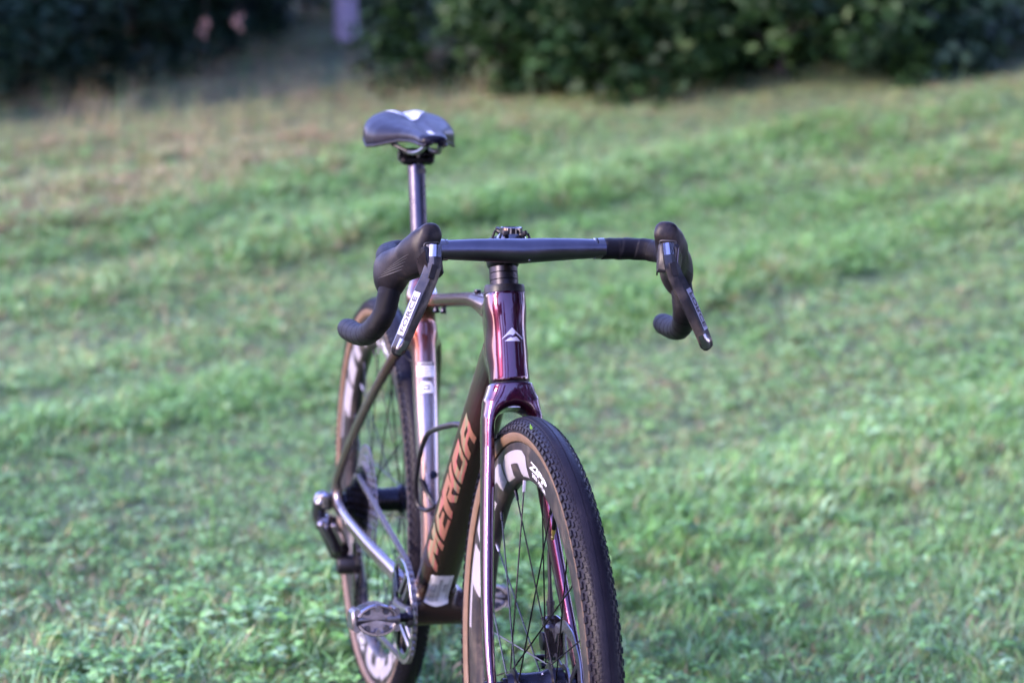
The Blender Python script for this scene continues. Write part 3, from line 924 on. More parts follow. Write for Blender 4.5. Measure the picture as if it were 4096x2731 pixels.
RIM_OUT, RIM_IN = .3150, .2620
def rim_half_width(r):
    return float(np.interp(r, [.2620, .2640, .2700, .2850, .3000, .3100, .3150], [.0020, .0075, .0118, .0148, .0152, .0147, .0140]))

ZIPP_LETTERS = {   # clockwise position u (0..1) and height v (0 hub side .. 1 tyre side)
    'Z': [[(1, .95), (1, .0), (.46, 0), (.54, .72), (.04, .72), (.04, 1.0), (.70, 1.0)]],
    'I': [[(.0, 0), (.20, 1.0), (.98, 1.0), (.78, 0)]],
    'P': [[(.06, 0), (.0, .75), (.14, 1.0), (.86, 1.0), (1.0, .84), (1.08, .06), (.76, 0), (.66, .50), (.36, .52), (.36, 0)]],
}
def wheel(name, label, c, front):
    w = empty(name, bike); w['label'] = label
    pr, mi = tyre_profile()
    V, F, MI = ring_profile(180, pr, c, mi)
    me = pymesh('tyre', V, F, MI); ty = mobj('tyre', me, [M['tread'], M['tan']], w)
    # centre rib and tread blocks: file tread in the middle, blocks on the shoulders
    kb = MB()
    def block(t, a, dl, da, h):
        ps = []
        for hh, sh in ((0.0004, 1.0), (h, .82)):
            for st, sa in ((-1, -1), (1, -1), (1, 1), (-1, 1)):
                tt = t+st*dl*sh/.34; aa = a+sa*da*sh
                rr = TYC+(TYR+hh)*math.cos(aa); y = (TYR+hh)*math.sin(aa)
                ps.append((c[0]+rr*math.cos(tt), y, c[2]+rr*math.sin(tt)))
        kb.add(ps, [(4, 5, 6, 7), (0, 1, 5, 4), (1, 2, 6, 5), (2, 3, 7, 6), (3, 0, 4, 7)])
    n = 150
    for i in range(n):
        t = 2*math.pi*i/n
        for sg in (-1, 1):
            block(t+.006*sg, sg*math.radians(70+3*(i % 2)), .0044, math.radians(8.0), .0022)
            block(t+.5*2*math.pi/n, sg*math.radians(54), .0038, math.radians(5.0), .0016)
            block(t, sg*math.radians(42), .0032, math.radians(4.0), .0010)
    n = 300
    for i in range(n):
        t = 2*math.pi*i/n
        for sg in (-1, 1):
            block(t, sg*math.radians(31), .0018, math.radians(3.0), .0006)
    kb.build('tread_block', M['tread'], ty, 30, 'stuff')
    rb = MB()
    for sg in (-1, 1):
        yy = [sg*y for y in np.linspace(.0006, .0088, 6)]
        top_ = [(y, TYC+math.sqrt(TYR*TYR-y*y)+.0006) for y in yy]
        V2, F2, _ = ring_profile(180, top_+[(yy[-1]+sg*.0004, TYC+math.sqrt(TYR**2-yy[-1]**2)-.0008), (yy[0]-sg*.0003, TYC+TYR-.0008)], c)
        rb.add(V2, F2)
    rb.build('centre_rib', M['tread'], ty, 40)
    # rim
    pr = []
    rs = [.2620, .2626, .2640, .2665, .2700, .2760, .2850, .2930, .3000, .3060, .3100, .3135, .3150]
    left = [(-rim_half_width(r), r) for r in rs]
    right = [(rim_half_width(r), r) for r in reversed(rs)]
    prof = left+[(-.0115, .3150), (-.0115, .3105), (.0115, .3105), (.0115, .3150)]+right
    V, F, MI = ring_profile(180, prof, c)
    rim = mobj('rim', pymesh('rim', V, F), M['rim'], w)
    # lettering on the flanks
    def flank(sd, iso=.0005):
        def f(V):
            o = []
            for a, r in V:
                o.append((c[0]+r*math.cos(a/.28), sd*(rim_half_width(r)+iso), c[2]+r*math.sin(a/.28)))
            return np.array(o)
        return f
    def word(end_deg, sd):
        pos = [('Z', 183, 157, ), ('I', 155.5, 142), ('P', 141, 119.5), ('P', 118, 94.5)]
        for L, a0, a1 in pos:
            a0 = a0+end_deg; a1 = a1+end_deg
            polys = [[((math.radians(a0+(a1-a0)*u+ (0))*.28), .2672+.0345*v) for u, v in p] for p in ZIPP_LETTERS[L]]
            if sd > 0: polys = [[(math.pi*.28-x, y) for x, y in p] for p in polys]
            decal('rim_letter', [polys], flank(sd), M['rim_grey'], rim, .006)
    for base in ((0, 180) if front else (-11, 169)):
        for sd in (-1, 1): word(base, sd)
    for base in ((0, 180) if front else (-11, 169)):
        for sd in (-1,):
            for s, a0, a1, r0, h in (('ZIPP', 90.6, 73.6, .2850, .0105), ('303 XPLR', 88.6, 75.0, .2752, .0068)):
                def fm(V, wd, a0=a0, a1=a1, r0=r0, h=h, sd=sd):
                    u = V[:, 0]/wd; a = np.radians(base+a0+(a1-a0)*u); r = r0+h*V[:, 1]
                    return flank(sd, .0006)(np.stack([a*.28, r], 1))
                text_obj('rim_lettering', s, fm, M['white'], rim, .035, .25)
    if not front:      # oval sticker low on the rear rim
        ov = [(math.radians(-69)*.28+.052*.5*math.cos(t), .2850+.019*math.sin(t)) for t in np.linspace(0, 2*np.pi, 28, endpoint=False)]
        decal('rim_sticker', [[ov]], flank(-1, .0008), M['rim_grey'], rim, .006)
    # hub
    if front: fl = ((-.0290, .0225), (.0195, .0265)); shell = [(-.0445, .0), (-.0445, .0105), (-.040, .0105), (-.0395, .0150), (-.0320, .0170), (-.0305, .0225), (-.0270, .0225), (-.0245, .0172), (-.015, .0158), (.008, .0165), (.0165, .0195), (.0180, .0265), (.0215, .0265), (.0235, .0215), (.0290, .0205), (.0345, .0205), (.0350, .0165), (.0440, .0120), (.0440, .0)]
    else: fl = ((-.0170, .0275), (.0345, .0245)); shell = [(-.0700, .0), (-.0700, .0110), (-.062, .0110), (-.060, .0170), (-.024, .0170), (-.0210, .0220), (-.0190, .0285), (-.0155, .0285), (-.0130, .0220), (.0, .0200), (.026, .0205), (.0325, .0255), (.0365, .0255), (.0390, .0210), (.0520, .0205), (.0525, .0150), (.0690, .0110), (.0690, 0)]
    hub = MB().rev(c, YV, shell, 40).build('hub', M['black_anod'], w, 30)
    if front:
        for k, (y0, a0) in enumerate(((.006, 62), (.0105, 80))):
            V = [(c[0]+.0168*math.cos(math.radians(a)), y0+dy, c[2]+.0168*math.sin(math.radians(a))) for a, dy in ((a0, 0), (a0+14, 0), (a0+22, .004), (a0+8, .004))]
            mobj('hub_lettering', pymesh('hub_lettering', V, [(0, 1, 2, 3)]), M['badge'], hub)
    # spokes: 24, two-cross, bladed, each with its nipple
    sp = None
    off = 105.9 if front else 97
    for i in range(24):
        sdn = i % 2; y0, rf = fl[sdn]
        ar = math.radians(off-15*i)
        ah = ar+math.radians(62)*(1 if (i//2) % 2 == 0 else -1)
        p1 = A3(c[0]+.2635*math.cos(ar), .0022*(-1 if sdn == 0 else 1), c[2]+.2635*math.sin(ar))
        p0 = A3(c[0]+rf*.93*math.cos(ah), y0, c[2]+rf*.93*math.sin(ah))
        L = np.linalg.norm(p1-p0); d = (p1-p0)/L
        if sp is None or True:
            m = MB(); q1 = p1-d*.016
            m.cyl(p0, q1, .00105, n=6)
            m.cyl(q1, p1, .0020, .0023, n=8, mi=1)
            m.build('spoke', [M['black_anod'], M['steel'] if i % 3 == 0 else M['black_anod']], w, 40)
    # valve
    av = math.radians(73.5 if front else 250)
    dv = -A3(math.cos(av), 0, math.sin(av)); pv = c-dv*.2640
    m = MB(); m.rev(pv, dv, [(-.002, .0045), (.003, .0045), (.004, .0032), (.032, .0030), (.033, .0026)], 14)
    m.build('valve_stem', M['black_anod'], w)
    m = MB(); m.rev(pv+dv*.033, dv, [(0, .0028), (.006, .0028), (.0062, .0018), (.010, .0018), (.0105, .0024), (.014, .0022), (.0145, 0)], 14)
    m.build('valve_tip', M['brass'], w)
    # brake disc
    yr = .0395 if front else .0580
    m = MB()
    n = 96; prof_o, prof_i = .080, .0655
    V = []; F = []
    for i in range(n):
        t = 2*math.pi*i/n; wv = .0016*math.sin(t*12)
        for r, dy in ((prof_i+wv, -.0009), (prof_o+wv*.5, -.0009), (prof_o+wv*.5, .0009), (prof_i+wv, .0009)):
            V.append((c[0]+r*math.cos(t), yr+dy, c[2]+r*math.sin(t)))
    for i in range(n):
        if i % 8 in (3,) : pass
        for j in range(4):
            a = i*4+j; b = i*4+(j+1) % 4; cc = ((i+1) % n)*4+(j+1) % 4; d = ((i+1) % n)*4+j
            F.append((a, d, cc, b))
    m.add(V, F)
    disc = m.build('brake_disc', M['steel'], w, 30)
    slots = MB()
    for i in range(36):
        t = 2*math.pi*i/36; 
        for k, r in enumerate((.0685, .0725, .0765)):
            a = t+.05*k
            for sg in (-1, 1):
                slots.add([(c[0]+(r+dr)*math.cos(a+da), yr+sg*.00105, c[2]+(r+dr)*math.sin(a+da)) for dr, da in ((-.0012, -.018), (.0012, -.006), (.0012, .018), (-.0012, .006))], [(0, 1, 2, 3)])
    slots.build('disc_slot', M['dark_print'], disc, 30, 'stuff')
    sp_ = MB()
    for i in range(6):
        t = 2*math.pi*i/6+.3
        a = A3(c[0]+.021*math.cos(t), yr, c[2]+.021*math.sin(t)); b = A3(c[0]+.066*math.cos(t+.35), yr, c[2]+.066*math.sin(t+.35))
        d = b-a; L = np.linalg.norm(d); d /= L
        sp_.box((a+b)/2, (d, np.cross(YV, d), YV), (L/2, .0035, .0008))
    sp_.rev(A3(c[0], yr, c[2]), YV, [(-.0015, .0175), (-.0015, .0245), (.0015, .0245), (.0015, .0175)], 40)
    sp_.build('disc_carrier', M['steel'], disc, 30)
    return w
wheel('front_wheel', 'front wheel with tan sidewall tyre and grey lettered deep rim', FA, True)
wheel('rear_wheel', 'rear wheel with tan sidewall tyre and grey lettered deep rim', RA, False)

# front brake ---------------------------------------------------------
cal = empty('front_brake_caliper', bike)
cc = A3(.5330, .0400, .3800)
du = A3(-.20, 0, .98); df = A3(.98, 0, .20)
m = MB(); m.box(cc, (df, YV, du), (.0170, .0135, .0240), bev=.005)
m.box(cc+du*.026+df*-.004, (df, YV, du), (.0125, .0120, .0080), bev=.004)
m.build('caliper_body', M['gloss'], cal, 30)
for k in (-1, 1):
    MB().rev(cc-YV*.0132+du*.0010, -YV, [(0, .0125), (.0022, .0120), (.003, .009), (.003, 0)], 28).build('piston_cap', M['black_anod'], cal) if k < 0 else None
    MB().cyl(cc-YV*.010+du*(-.026+.004*k)-df*.012*k, cc-YV*.020+du*(-.026+.004*k)-df*.012*k, .0042, n=14).build('caliper_bolt', M['black_anod'], cal)
m = MB(); m.rev(cc+du*.034+df*-.006, du, [(0, .0048), (.012, .0048), (.0125, .0058), (.0185, .0056), (.019, .0040), (.040, .0026)], 16)
m.build('hose_boot', M['plastic'], cal)
hp0 = cc+du*.070+df*-.006
MB().tube(spline([hp0, hp0+A3(-.012, .001, .045), A3(.5060, .0450, .5080), A3(.500, .0440, .545)], 24), .0026, 10).build('brake_hose', M['plastic'], cal)

# seat post and saddle ------------------------------------------------
post = empty('seat_post', bike)
P0 = _st(.455); P1 = _st(.690)
m = MB(); rings = []
for k, L in enumerate(np.r_[np.linspace(.455, .685, 14), .6895, .6905]):
    r = .0136 if L < .69 else .0125
    rings.append([_st(L)+r*(math.cos(t)*_sw+math.sin(t)*YV) for t in np.linspace(0, 2*np.pi, 40, endpoint=False)])
m.loft(rings); m.build('post_tube', M['post'], post)
m = MB(); pn = _st(.6735)+_sw*.0118+YV*.004
m.add([p for p in [pn+_sw*.0022+YV*-.0085-ST*.003, pn+_sw*.0008+YV*.0085-ST*.002, pn+_sw*.0008+YV*.0085+ST*.004, pn+_sw*.0022+YV*.003+ST*.006, pn+_sw*.0024+YV*-.004+ST*.003]], [(0, 1, 2, 3, 4)])
m.build('bolt_pocket', M['dark_print'], post)
m = MB(); m.rev(_st(.495), ST, [(-.002, .0140), (0, .0185), (.006, .0180), (.0085, .0140)], 36); m.build('post_seal', M['plastic'], post)
pc_ = _st(.700)
m = MB(); m.box(pc_-ST*.004, (A3(1, 0, 0), YV, A3(0, 0, 1)), (.018, .0265, .0080), bev=.005)
m.cyl(pc_-YV*.028+A3(0, 0, .004), pc_+YV*.028+A3(0, 0, .004), .0095, n=24)
m.build('saddle_clamp', M['black_anod'], post, 30)
MB().cyl(pc_+A3(.016, 0, .004), pc_+A3(.014, 0, -.018), .0026, n=12).build('clamp_bolt', M['steel'], post)

sad = empty('saddle', bike)
SX = np.array([-.305, -.300, -.288, -.265, -.235, -.205, -.175, -.145, -.115, -.090, -.070, -.058, -.054])
SWD = np.array([.020, .040, .058, .0705, .0715, .0640, .0500, .0365, .0280, .0240, .0225, .0185, .0080])
STP = np.array([1.008, 1.0125, 1.0150, 1.0150, 1.0115, 1.0070, 1.0040, 1.0020, 1.0005, .9990, .9965, .9930, .9880])
SDR = np.array([.016, .022, .031, .042, .0470, .0390, .0290, .0210, .0175, .0160, .0150, .0120, .004])
def saddle_pt(x, v):
    """x along, v -1..1 across the whole cover, sides included"""
    w = np.interp(x, SX, SWD); tp = np.interp(x, SX, STP); dr = np.interp(x, SX, SDR)
    a = abs(v)
    y = w*math.sin(min(a*1.12, 1)*math.pi/2)
    z = tp-dr*(a**2.3)
    ch = .0065*math.exp(-(y/.0115)**2)*np.interp(x, [-.30, -.285, -.25, -.09, -.072, -.06], [.35, .7, 1, 1, .55, 0])
    return A3(x, math.copysign(y, v) if v else 0.0, z-ch)
NXS, NVS = 60, 49
xs_ = np.interp(np.linspace(0, 1, NXS), [0, .12, .85, 1], [-.305, -.288, -.075, -.054])
rings = [[saddle_pt(x, v) for v in np.linspace(-1, 1, NVS)] for x in xs_]
m = MB(); m.loft(rings, closed=False, cap=False)
bot = [[p+A3(0, 0, -.0035)+A3(0, -math.copysign(.006, p[1])*min(1, abs(p[1])/.012), 0) for p in r] for r in rings]
kk = len(m.V)
m.add([p for r in bot for p in r], [tuple(reversed((i*NVS+j, i*NVS+j+1, (i+1)*NVS+j+1, (i+1)*NVS+j))) for i in range(NXS-1) for j in range(NVS-1)])
for i in range(NXS-1):
    for j, fl_ in ((0, 0), (NVS-1, 1)):
        a, b = i*NVS+j, (i+1)*NVS+j
        m.F.append((a, b, kk+b, kk+a) if not fl_ else (b, a, kk+a, kk+b)); m.M.append(0)
cov = m.build('saddle_cover', M['saddle'], sad, 60)
# moulded edge rail of the base
for sd in (-1, 1):
    pts = [saddle_pt(x, sd*1.0)+A3(0, -sd*.0012, -.0022) for x in xs_[2:-1]]
    MB().tube(pts, .0026, 8).build('saddle_base_edge', M['plastic'], sad)
# grey rear centre panel and the pale insert seen down the channel
def panel(nm, x0, x1, wf, lift, mt):
    m = MB(); rr = []
    for x in np.linspace(x0, x1, 22):
        w = wf(x); W = np.interp(x, SX, SWD); r = []
        for y in np.linspace(-w, w, 13):
            v = math.copysign(math.asin(min(1, abs(y)/W))/(math.pi/2)/1.12, y) if y else 0
            r.append(saddle_pt(x, v)+A3(0, 0, lift))
        rr.append(r)
    m.loft(rr, closed=False, cap=False); mobj(nm, m.mesh(nm), mt, sad)
panel('rear_panel', -.298, -.222, lambda x: np.interp(x, [-.300, -.27, -.25, -.222], [.036, .031, .022, .009]), .0009, M['saddle_panel'])
panel('channel_insert', -.118, -.082, lambda x: .0058, .0008, M['saddle_panel'])
for sd in (-1, 1):
    pts = [A3(-.066, sd*.010, .978), A3(-.095, sd*.016, .966), A3(-.14, sd*.021, .961), A3(-.20, sd*.022, .961), A3(-.24, sd*.026, .968), A3(-.275, sd*.032, .984)]
    MB().tube(spline(pts, 40), .0037, 10).build('saddle_rail', M['steel'], sad)
    MB().tube(spline([A3(-.150, sd*.022, .9610), A3(-.170, sd*.040, .970), A3(-.205, sd*.047, .979)], 12), .0032, 8).build('shell_strut', M['plastic'], sad)
MB().box(A3(-.165, 0, .9800), (A3(1, 0, .05), YV, A3(-.05, 0, 1)), (.085, .018, .005), bev=.004).build('saddle_base', M['plastic'], sad, 30)

# drivetrain ----------------------------------------------------------
crank = empty('crankset', bike)
YR = -.0475
RC = .0807
def toothed(m, c, y, T, r, ri, th, depth=.0042):
    n = T*4; V = []; F = []
    for i in range(n):
        t = 2*math.pi*i/n; k = i % 4
        ro = r+(depth*.55 if k in (1, 2) else -depth*.45)
        for yy in (y-th/2, y+th/2):
            V.append((c[0]+ro*math.cos(t), yy, c[2]+ro*math.sin(t))); V.append((c[0]+ri*math.cos(t), yy, c[2]+ri*math.sin(t)))
    for i in range(n):
        a = i*4; b = ((i+1) % n)*4
        F += [(a, b, b+1, a+1), (a+2, a+3, b+3, b+2), (a, a+2, b+2, b), (a+1, b+1, b+3, a+3)]
    m.add(V, F)
m = MB(); toothed(m, BB, YR, 40, RC, .0700, .0030)
ring = m.build('chainring', M['cog'], crank, 30)
m = MB(); m.rev(A3(0, YR-.0022, BB[2]), YV, [(-.0018, .0690), (-.0022, .0765), (-.0008, .0780), (.0010, .0770), (.0010, .0690), (-.0018, .0690)], 90)
m.build('chainring_face', M['chrome'], ring, 30)
for k in range(4):
    t = math.radians(12+45+90*k); d = A3(math.cos(t), 0, math.sin(t)); e = np.cross(YV, d)
    m = MB()
    for sg in (-1, 1):
        a = BB+YV*(YR-.006)+d*.022+e*sg*.012; b = BB+YV*(YR-.001)+d*.071+e*sg*.009
        u = (b-a); L = np.linalg.norm(u); u /= L
        m.box((a+b)/2, (u, np.cross(YV, u), YV), (L/2, .0042, .0032), bev=.0012)
    m.build('spider_arm', M['steel'] if k in (0, 3) else M['black_anod'], crank, 30)
# arms
CA = math.radians(12.2)
cd = A3(math.cos(CA), 0, math.sin(CA))
def crank_arm(sd, d):
    yb, ye = sd*.058, sd*.0735
    pts = [BB+YV*yb, BB+YV*(sd*.0655)+d*.040, BB+YV*(sd*.0705)+d*.110, BB+YV*ye+d*.170]
    f = p_path(pts, [(.0075, .0185), (.0078, .0160), (.0078, .0140), (.0080, .0150)], YV, 2.8)
    lo = np.min(pts, 0)-.03; hi = np.max(pts, 0)+.03
    implicit('crank_arm', f, lo, hi, .0032, M['carbon'], crank)
    return BB+YV*ye+d*.170
PR = crank_arm(-1, cd); PL = crank_arm(1, -cd)
def on_arm(V, w):
    e = np.cross(YV, cd)
    return [BB+cd*(.070+.040*(1-x/w))+YV*-.0775+e*(-.006+.011*(1-y))*1 for x, y in V]
text_obj('arm_lettering', 'FORCE', on_arm, M['badge'], crank, .03)
MB().rev(BB-YV*.066, -YV, [(0, .013), (.003, .0125), (.0042, .009), (.003, .006), (.003, 0)], 28).build('crank_bolt', M['black_anod'], crank)
for sd in (-1, 1):
    MB().rev(BB+YV*sd*.0415, YV*sd, [(0, .0225), (.0005, .0250), (.007, .0250), (.0085, .0235), (.0086, .0150), (.013, .0148)], 40).build('bearing_cup', M['black_anod'], crank)
    rg = MB()
    for i in range(20):
        t = 2*math.pi*i/20
        rg.box(BB+YV*sd*.0455+.0255*A3(math.cos(t), 0, math.sin(t)), (A3(math.cos(t), 0, math.sin(t)), YV, A3(-math.sin(t), 0, math.cos(t))), (.0008, .003, .0022))
    rg.build('cup_spline', M['plastic'], crank)

def pedal(c, sd, lab):
    g = empty('pedal', bike); g['label'] = lab
    o = YV*sd
    MB().rev(c, o, [(-.004, .0), (-.004, .0085), (.0055, .0085), (.0060, .0070), (.0190, .0068)], 24).build('pedal_spindle', M['black_anod'], g)
    MB().rev(c+o*.016, o, [(0, .0090), (.0005, .0112), (.0205, .0112), (.0215, .0098), (.0700, .0088), (.0715, .0070), (.0715, 0)], 28).build('pedal_axle_body', M['steel'], g)
    b = c+o*.052
    fwd = A3(math.cos(.15), 0, math.sin(.15)); upw = A3(-math.sin(.15), 0, math.cos(.15))
    for sg in (-1, 1):
        m = MB()     # cage halves above and below the axle: two bowed cheeks joined by a curved cleat claw
        pts = spline([b-o*.027+upw*sg*.006, b-o*.022+upw*sg*.014, b-o*.009+upw*sg*.0198, b+o*.007+upw*sg*.0198, b+o*.020+upw*sg*.014, b+o*.027+upw*sg*.006], 22)
        rings = []
        for i, p in enumerate(pts):
            t = pts[min(i+1, 21)]-pts[max(i-1, 0)]; t /= np.linalg.norm(t); nrm = np.cross(t, fwd)
            rings.append([p+fwd*a+nrm*bq for a, bq in ((-.020, -.0030), (.019, -.0030), (.022, -.0014), (.022, .0014), (.019, .0030), (-.020, .0030))])
        m.loft(rings); m.build('cleat_claw', M['chrome'], g, 25)
        m = MB(); fan = [p-fwd*.004 for p in pts]; m.add([b-fwd*.004]+fan, [(0, i, i+1) for i in range(1, 22)]); m.add([b+fwd*.014]+[p+fwd*.018 for p in fan], [(0, i+1, i) for i in range(1, 22)]); m.build('claw_plate', M['cog'], g, 30)
        m = MB()
        for kx in (-.014, .014):
            m.cyl(b+o*kx+upw*sg*.0125+fwd*.016, b+o*kx+upw*sg*.0125+fwd*.0195, .0052, .0045, n=18)
        m.build('claw_recess', M['dark_print'], g, 30)
        m = MB(); m.cyl(b+upw*sg*.0165+fwd*.020, b+upw*sg*.0165+fwd*.0242, .0042, n=16); m.build('tension_screw', M['steel'], g, 30)
    for sg in (-1, 1):
        for su in (-1, 1):
            MB().cyl(b+o*.029*sg-fwd*.016+upw*.012*su, b+o*.029*sg+fwd*.020+upw*.012*su, .0052, n=14).build('pedal_spring', M['steel'], g, 30)
    m = MB()
    m.box(b+o*.032, (fwd, upw, o), (.019, .0145, .0045), bev=.003)
    m.build('pedal_frame', M['steel'], g, 30)
    return g
pedal(PR, -1, 'silver clip pedal on the crank at the chain side')
pedal(PL, 1, 'silver clip pedal on the far crank')

# cassette
cas = empty('cassette', bike)
TEETH = [10, 11, 12, 13, 15, 17, 19, 21, 24, 28, 32, 38, 46]
COGY = [-.0620+.00305*i for i in range(13)]
for T, y in zip(TEETH, COGY):
    m = MB(); r = T*.0127/(2*math.pi)
    toothed(m, RA, y, T, r, max(.0165, r-.011 if T > 19 else .0165), .0018, .0038)
    if T > 19:
        for k in range(8):
            t = 2*math.pi*k/8+T*.1; d = A3(math.cos(t), 0, math.sin(t)); e = A3(-math.sin(t), 0, math.cos(t))
            a, b = .017, r-.009
            m.box(RA+YV*y+d*(a+b)/2, (d, e, YV), ((b-a)/2, .0032, .0008))
    m.build('sprocket', M['cog'] if T > 28 else M['black_anod'], cas, 30)
MB().rev(RA-YV*.0640, -YV, [(0, .0150), (.002, .0145), (.003, .0110), (.003, .0070)], 28).build('lockring', M['black_anod'], cas)

# derailleur
rd = empty('rear_derailleur', bike)
UP_, LP_ = A3(-.412, -.0440, .2600), A3(-.402, -.0440, .1800)
K1 = A3(-.4300, -.0960, .3330); K2 = A3(-.4150, -.0560, .2420)
f_k1 = p_path([A3(-.4226, -.0900, .344), A3(-.432, -.103, .344), A3(-.438, -.106, .320)], [(.010, .015), (.011, .0165), (.0105, .0150)], YV, 2.5)
def f_rdk(P): return smin(f_k1(P), p_seg(A3(-.446, -.104, .335), A3(-.430, -.104, .300), (.008, .009), (.0085, .011), YV, 2.6)(P), .008)
implicit('mount_knuckle', f_rdk, (-.475, -.135, .27), (-.39, -.06, .385), .0030, M['gloss'], rd)
MB().box(A3(-.414, -.0975, .3475), (A3(1, 0, 0), YV, A3(0, 0, 1)), (.008, .0065, .0145), bev=.004).build('hanger_bolt_cap', M['chrome'], rd, 30)
def link(nm, a, b, hw, th, mt):
    a = np.array(a); b = np.array(b); d = b-a; L = np.linalg.norm(d); d /= L
    u = np.cross(d, A3(1, 0, 0)); u /= np.linalg.norm(u); v = np.cross(d, u)
    return MB().box((a+b)/2, (d, u, v), (L/2, th, hw), bev=min(hw, th)*.6).build(nm, mt, rd, 30)
link('outer_link', A3(-.410, -.1085, .314), A3(-.410, -.0800, .256), .0100, .0062, M['chrome'])
link('inner_link', A3(-.400, -.0880, .312), A3(-.400, -.0700, .276), .0075, .0045, M['chrome'])
link('link_core', A3(-.425, -.0990, .318), A3(-.420, -.0680, .248), .0220, .0175, M['gloss'])
link('battery', A3(-.458, -.0990, .318), A3(-.452, -.0800, .268), .0150, .0110, M['plastic'])
MB().rev(A3(-.413, -.0770, .2360), YV, [(0, .0), (0, .0140), (.003, .0165), (.036, .0165), (.0385, .0140), (.0385, 0)], 36).build('cage_pivot', M['plastic'], rd, 40)
for y in (-.0490, -.0390):
    m = MB(); d = LP_-UP_; L = np.linalg.norm(d); d = d/L; e = np.cross(YV, d)
    m.box((UP_+LP_)/2*A3(1, 0, 1)+YV*y, (d, e, YV), (L/2+.012, .0105, .0011), bev=.0008); m.build('cage_plate', M['black_anod'], rd, 30)
for c in (UP_, LP_):
    m = MB(); toothed(m, c, -.0440, 14, .0270 if c is LP_ else .0245, .006, .0022, .0040); m.build('jockey_wheel', M['plastic'], rd, 30)

# chain: one mesh for each of two link kinds, every link an object of its own
def tangent(c1, r1, c2, r2, upper=True):
    d = c2-c1; L = math.hypot(d[0], d[2]); a = math.atan2(d[2], d[0]); b = math.acos((r1-r2)/L)
    t = a+b if upper else a-b
    f = lambda c, r: A3(c[0]+r*math.cos(t), c[1], c[2]+r*math.sin(t))
    return f(c1, r1), f(c2, r2), t
RCG = 21*.0127/(2*math.pi)
cgc = RA+YV*COGY[7]; rgc = BB+YV*YR
pa, pb, t1 = tangent(cgc, RCG, rgc, RC, True)
path = [pa+(pb-pa)*k for k in np.linspace(0, 1, 40)]
# round the ring, clockwise seen from the chain side
LPc = LP_; rl = .0270
qa, qb, t2 = tangent(LPc, rl, rgc, RC, False)
for k in np.linspace(t1, t2-0, 50)[1:-1]: path.append(A3(rgc[0]+RC*math.cos(k), rgc[1], rgc[2]+RC*math.sin(k)))
path += [qb+(qa-qb)*k for k in np.linspace(0, 1, 40)]
for k in np.linspace(t2, t2-math.radians(150), 16)[1:]: path.append(A3(LPc[0]+rl*math.cos(k), LPc[1], LPc[2]+rl*math.sin(k)))
e0 = path[-1]
for k in np.linspace(math.radians(-70), math.radians(80), 14): path.append(A3(UP_[0]+.0245*math.cos(k), UP_[1], UP_[2]+.0245*math.sin(k)))
for k in np.linspace(math.radians(255), t1+0, 24)[0:]: path.append(A3(cgc[0]+RCG*math.cos(k), cgc[1], cgc[2]+RCG*math.sin(k)))
path = np.array(path)
dd = np.r_[0, np.cumsum(np.linalg.norm(np.diff(path, axis=0), axis=1))]
nl = int(dd[-1]/.0127)
pins = np.stack([np.interp(np.arange(nl+1)*.0127, dd, path[:, i]) for i in range(3)], 1)
chn = empty('chain', bike)
LM = []
for kind in (0, 1):
    m = MB(); w = .0028 if kind else .0020
    for sg in (-1, 1):
        r = []
        for yy in (w*sg, (w+.0009)*sg):
            ring_ = []
            for t in np.linspace(0, 2*np.pi, 14, endpoint=False):
                x = math.cos(t)*.0042; z = math.sin(t)*.0042*(1 if abs(math.cos(t)) > .4 else .78)
                ring_.append((x+(.00635 if x >= 0 else -.00635), yy, z))
            r.append(ring_)
        m.loft(r)
    for x in (-.00635, .00635): m.cyl((x, -.0033, 0), (x, .0033, 0), .0023, n=8)
    me = m.mesh('chain_link', 30); me.materials.append(M['chain']); LM.append(me)
for i in range(nl):
    a, b = pins[i], pins[i+1]; c = (a+b)/2; d = b-a
    o = bpy.data.objects.new('chain_link', LM[i % 2]); COL.objects.link(o); o.parent = chn
    o.location = c; o.rotation_euler = (0, -math.atan2(d[2], d[0]), math.atan2(d[1], math.hypot(d[0], d[2]))*.0)
# ------------------------------------------------------------------ ground
class VNoise:
    def __init__(s, seed, n=64):
        s.g = np.random.default_rng(seed).random((n, n)); s.n = n
    def __call__(s, x, y):
        xi = np.floor(x).astype(int); yi = np.floor(y).astype(int); fx = x-xi; fy = y-yi
        fx = fx*fx*(3-2*fx); fy = fy*fy*(3-2*fy); n = s.n
        a = s.g[xi % n, yi % n]; b = s.g[(xi+1) % n, yi % n]; c = s.g[xi % n, (yi+1) % n]; d = s.g[(xi+1) % n, (yi+1) % n]
        return (a*(1-fx)+b*fx)*(1-fy)+(c*(1-fx)+d*fx)*fy
_n1, _n2, _n3, _n4 = VNoise(1), VNoise(2), VNoise(3), VNoise(4)
FH = np.array([-.968, .251]); RH = np.array([.251, .968])
def dl(x, y):
    """distance ahead of the camera and to its right, on the ground"""
    qx, qy = x-CAM_LOC[0], y-CAM_LOC[1]
    return qx*FH[0]+qy*FH[1], qx*RH[0]+qy*RH[1]
def ridge(x, y):
    d, l = dl(x, y)
    u = l*.55+.2; v = d*1.0-l*1.2          # swaths run away to the right
    a = _n1(u*.55+7, v*1.25+3); b = _n2(u*1.6, v*2.6)
    return np.clip((.68*a+.32*b-.42)*3.2, 0, 1)
def gz(x, y):
    x = np.asarray(x, float); y = np.asarray(y, float)
    t = np.clip((-1.2-x)/8.0, 0, 3.0)
    far = np.clip((-x-10)/10, 0, 1)
    z = (t**1.25)*(.33+.050*np.clip(y, -6, 9))*(1-.0*far)
    z = z+.075*np.clip(y-2.8, 0, 6)*np.clip(t, 0, 1)**2
    w = np.clip((-.9-x)/1.5, 0, 1)
    z = z+w*(.05*(_n3(x*.9, y*.9)-.5)+.035*(ridge(x, y)-.4))
    return z
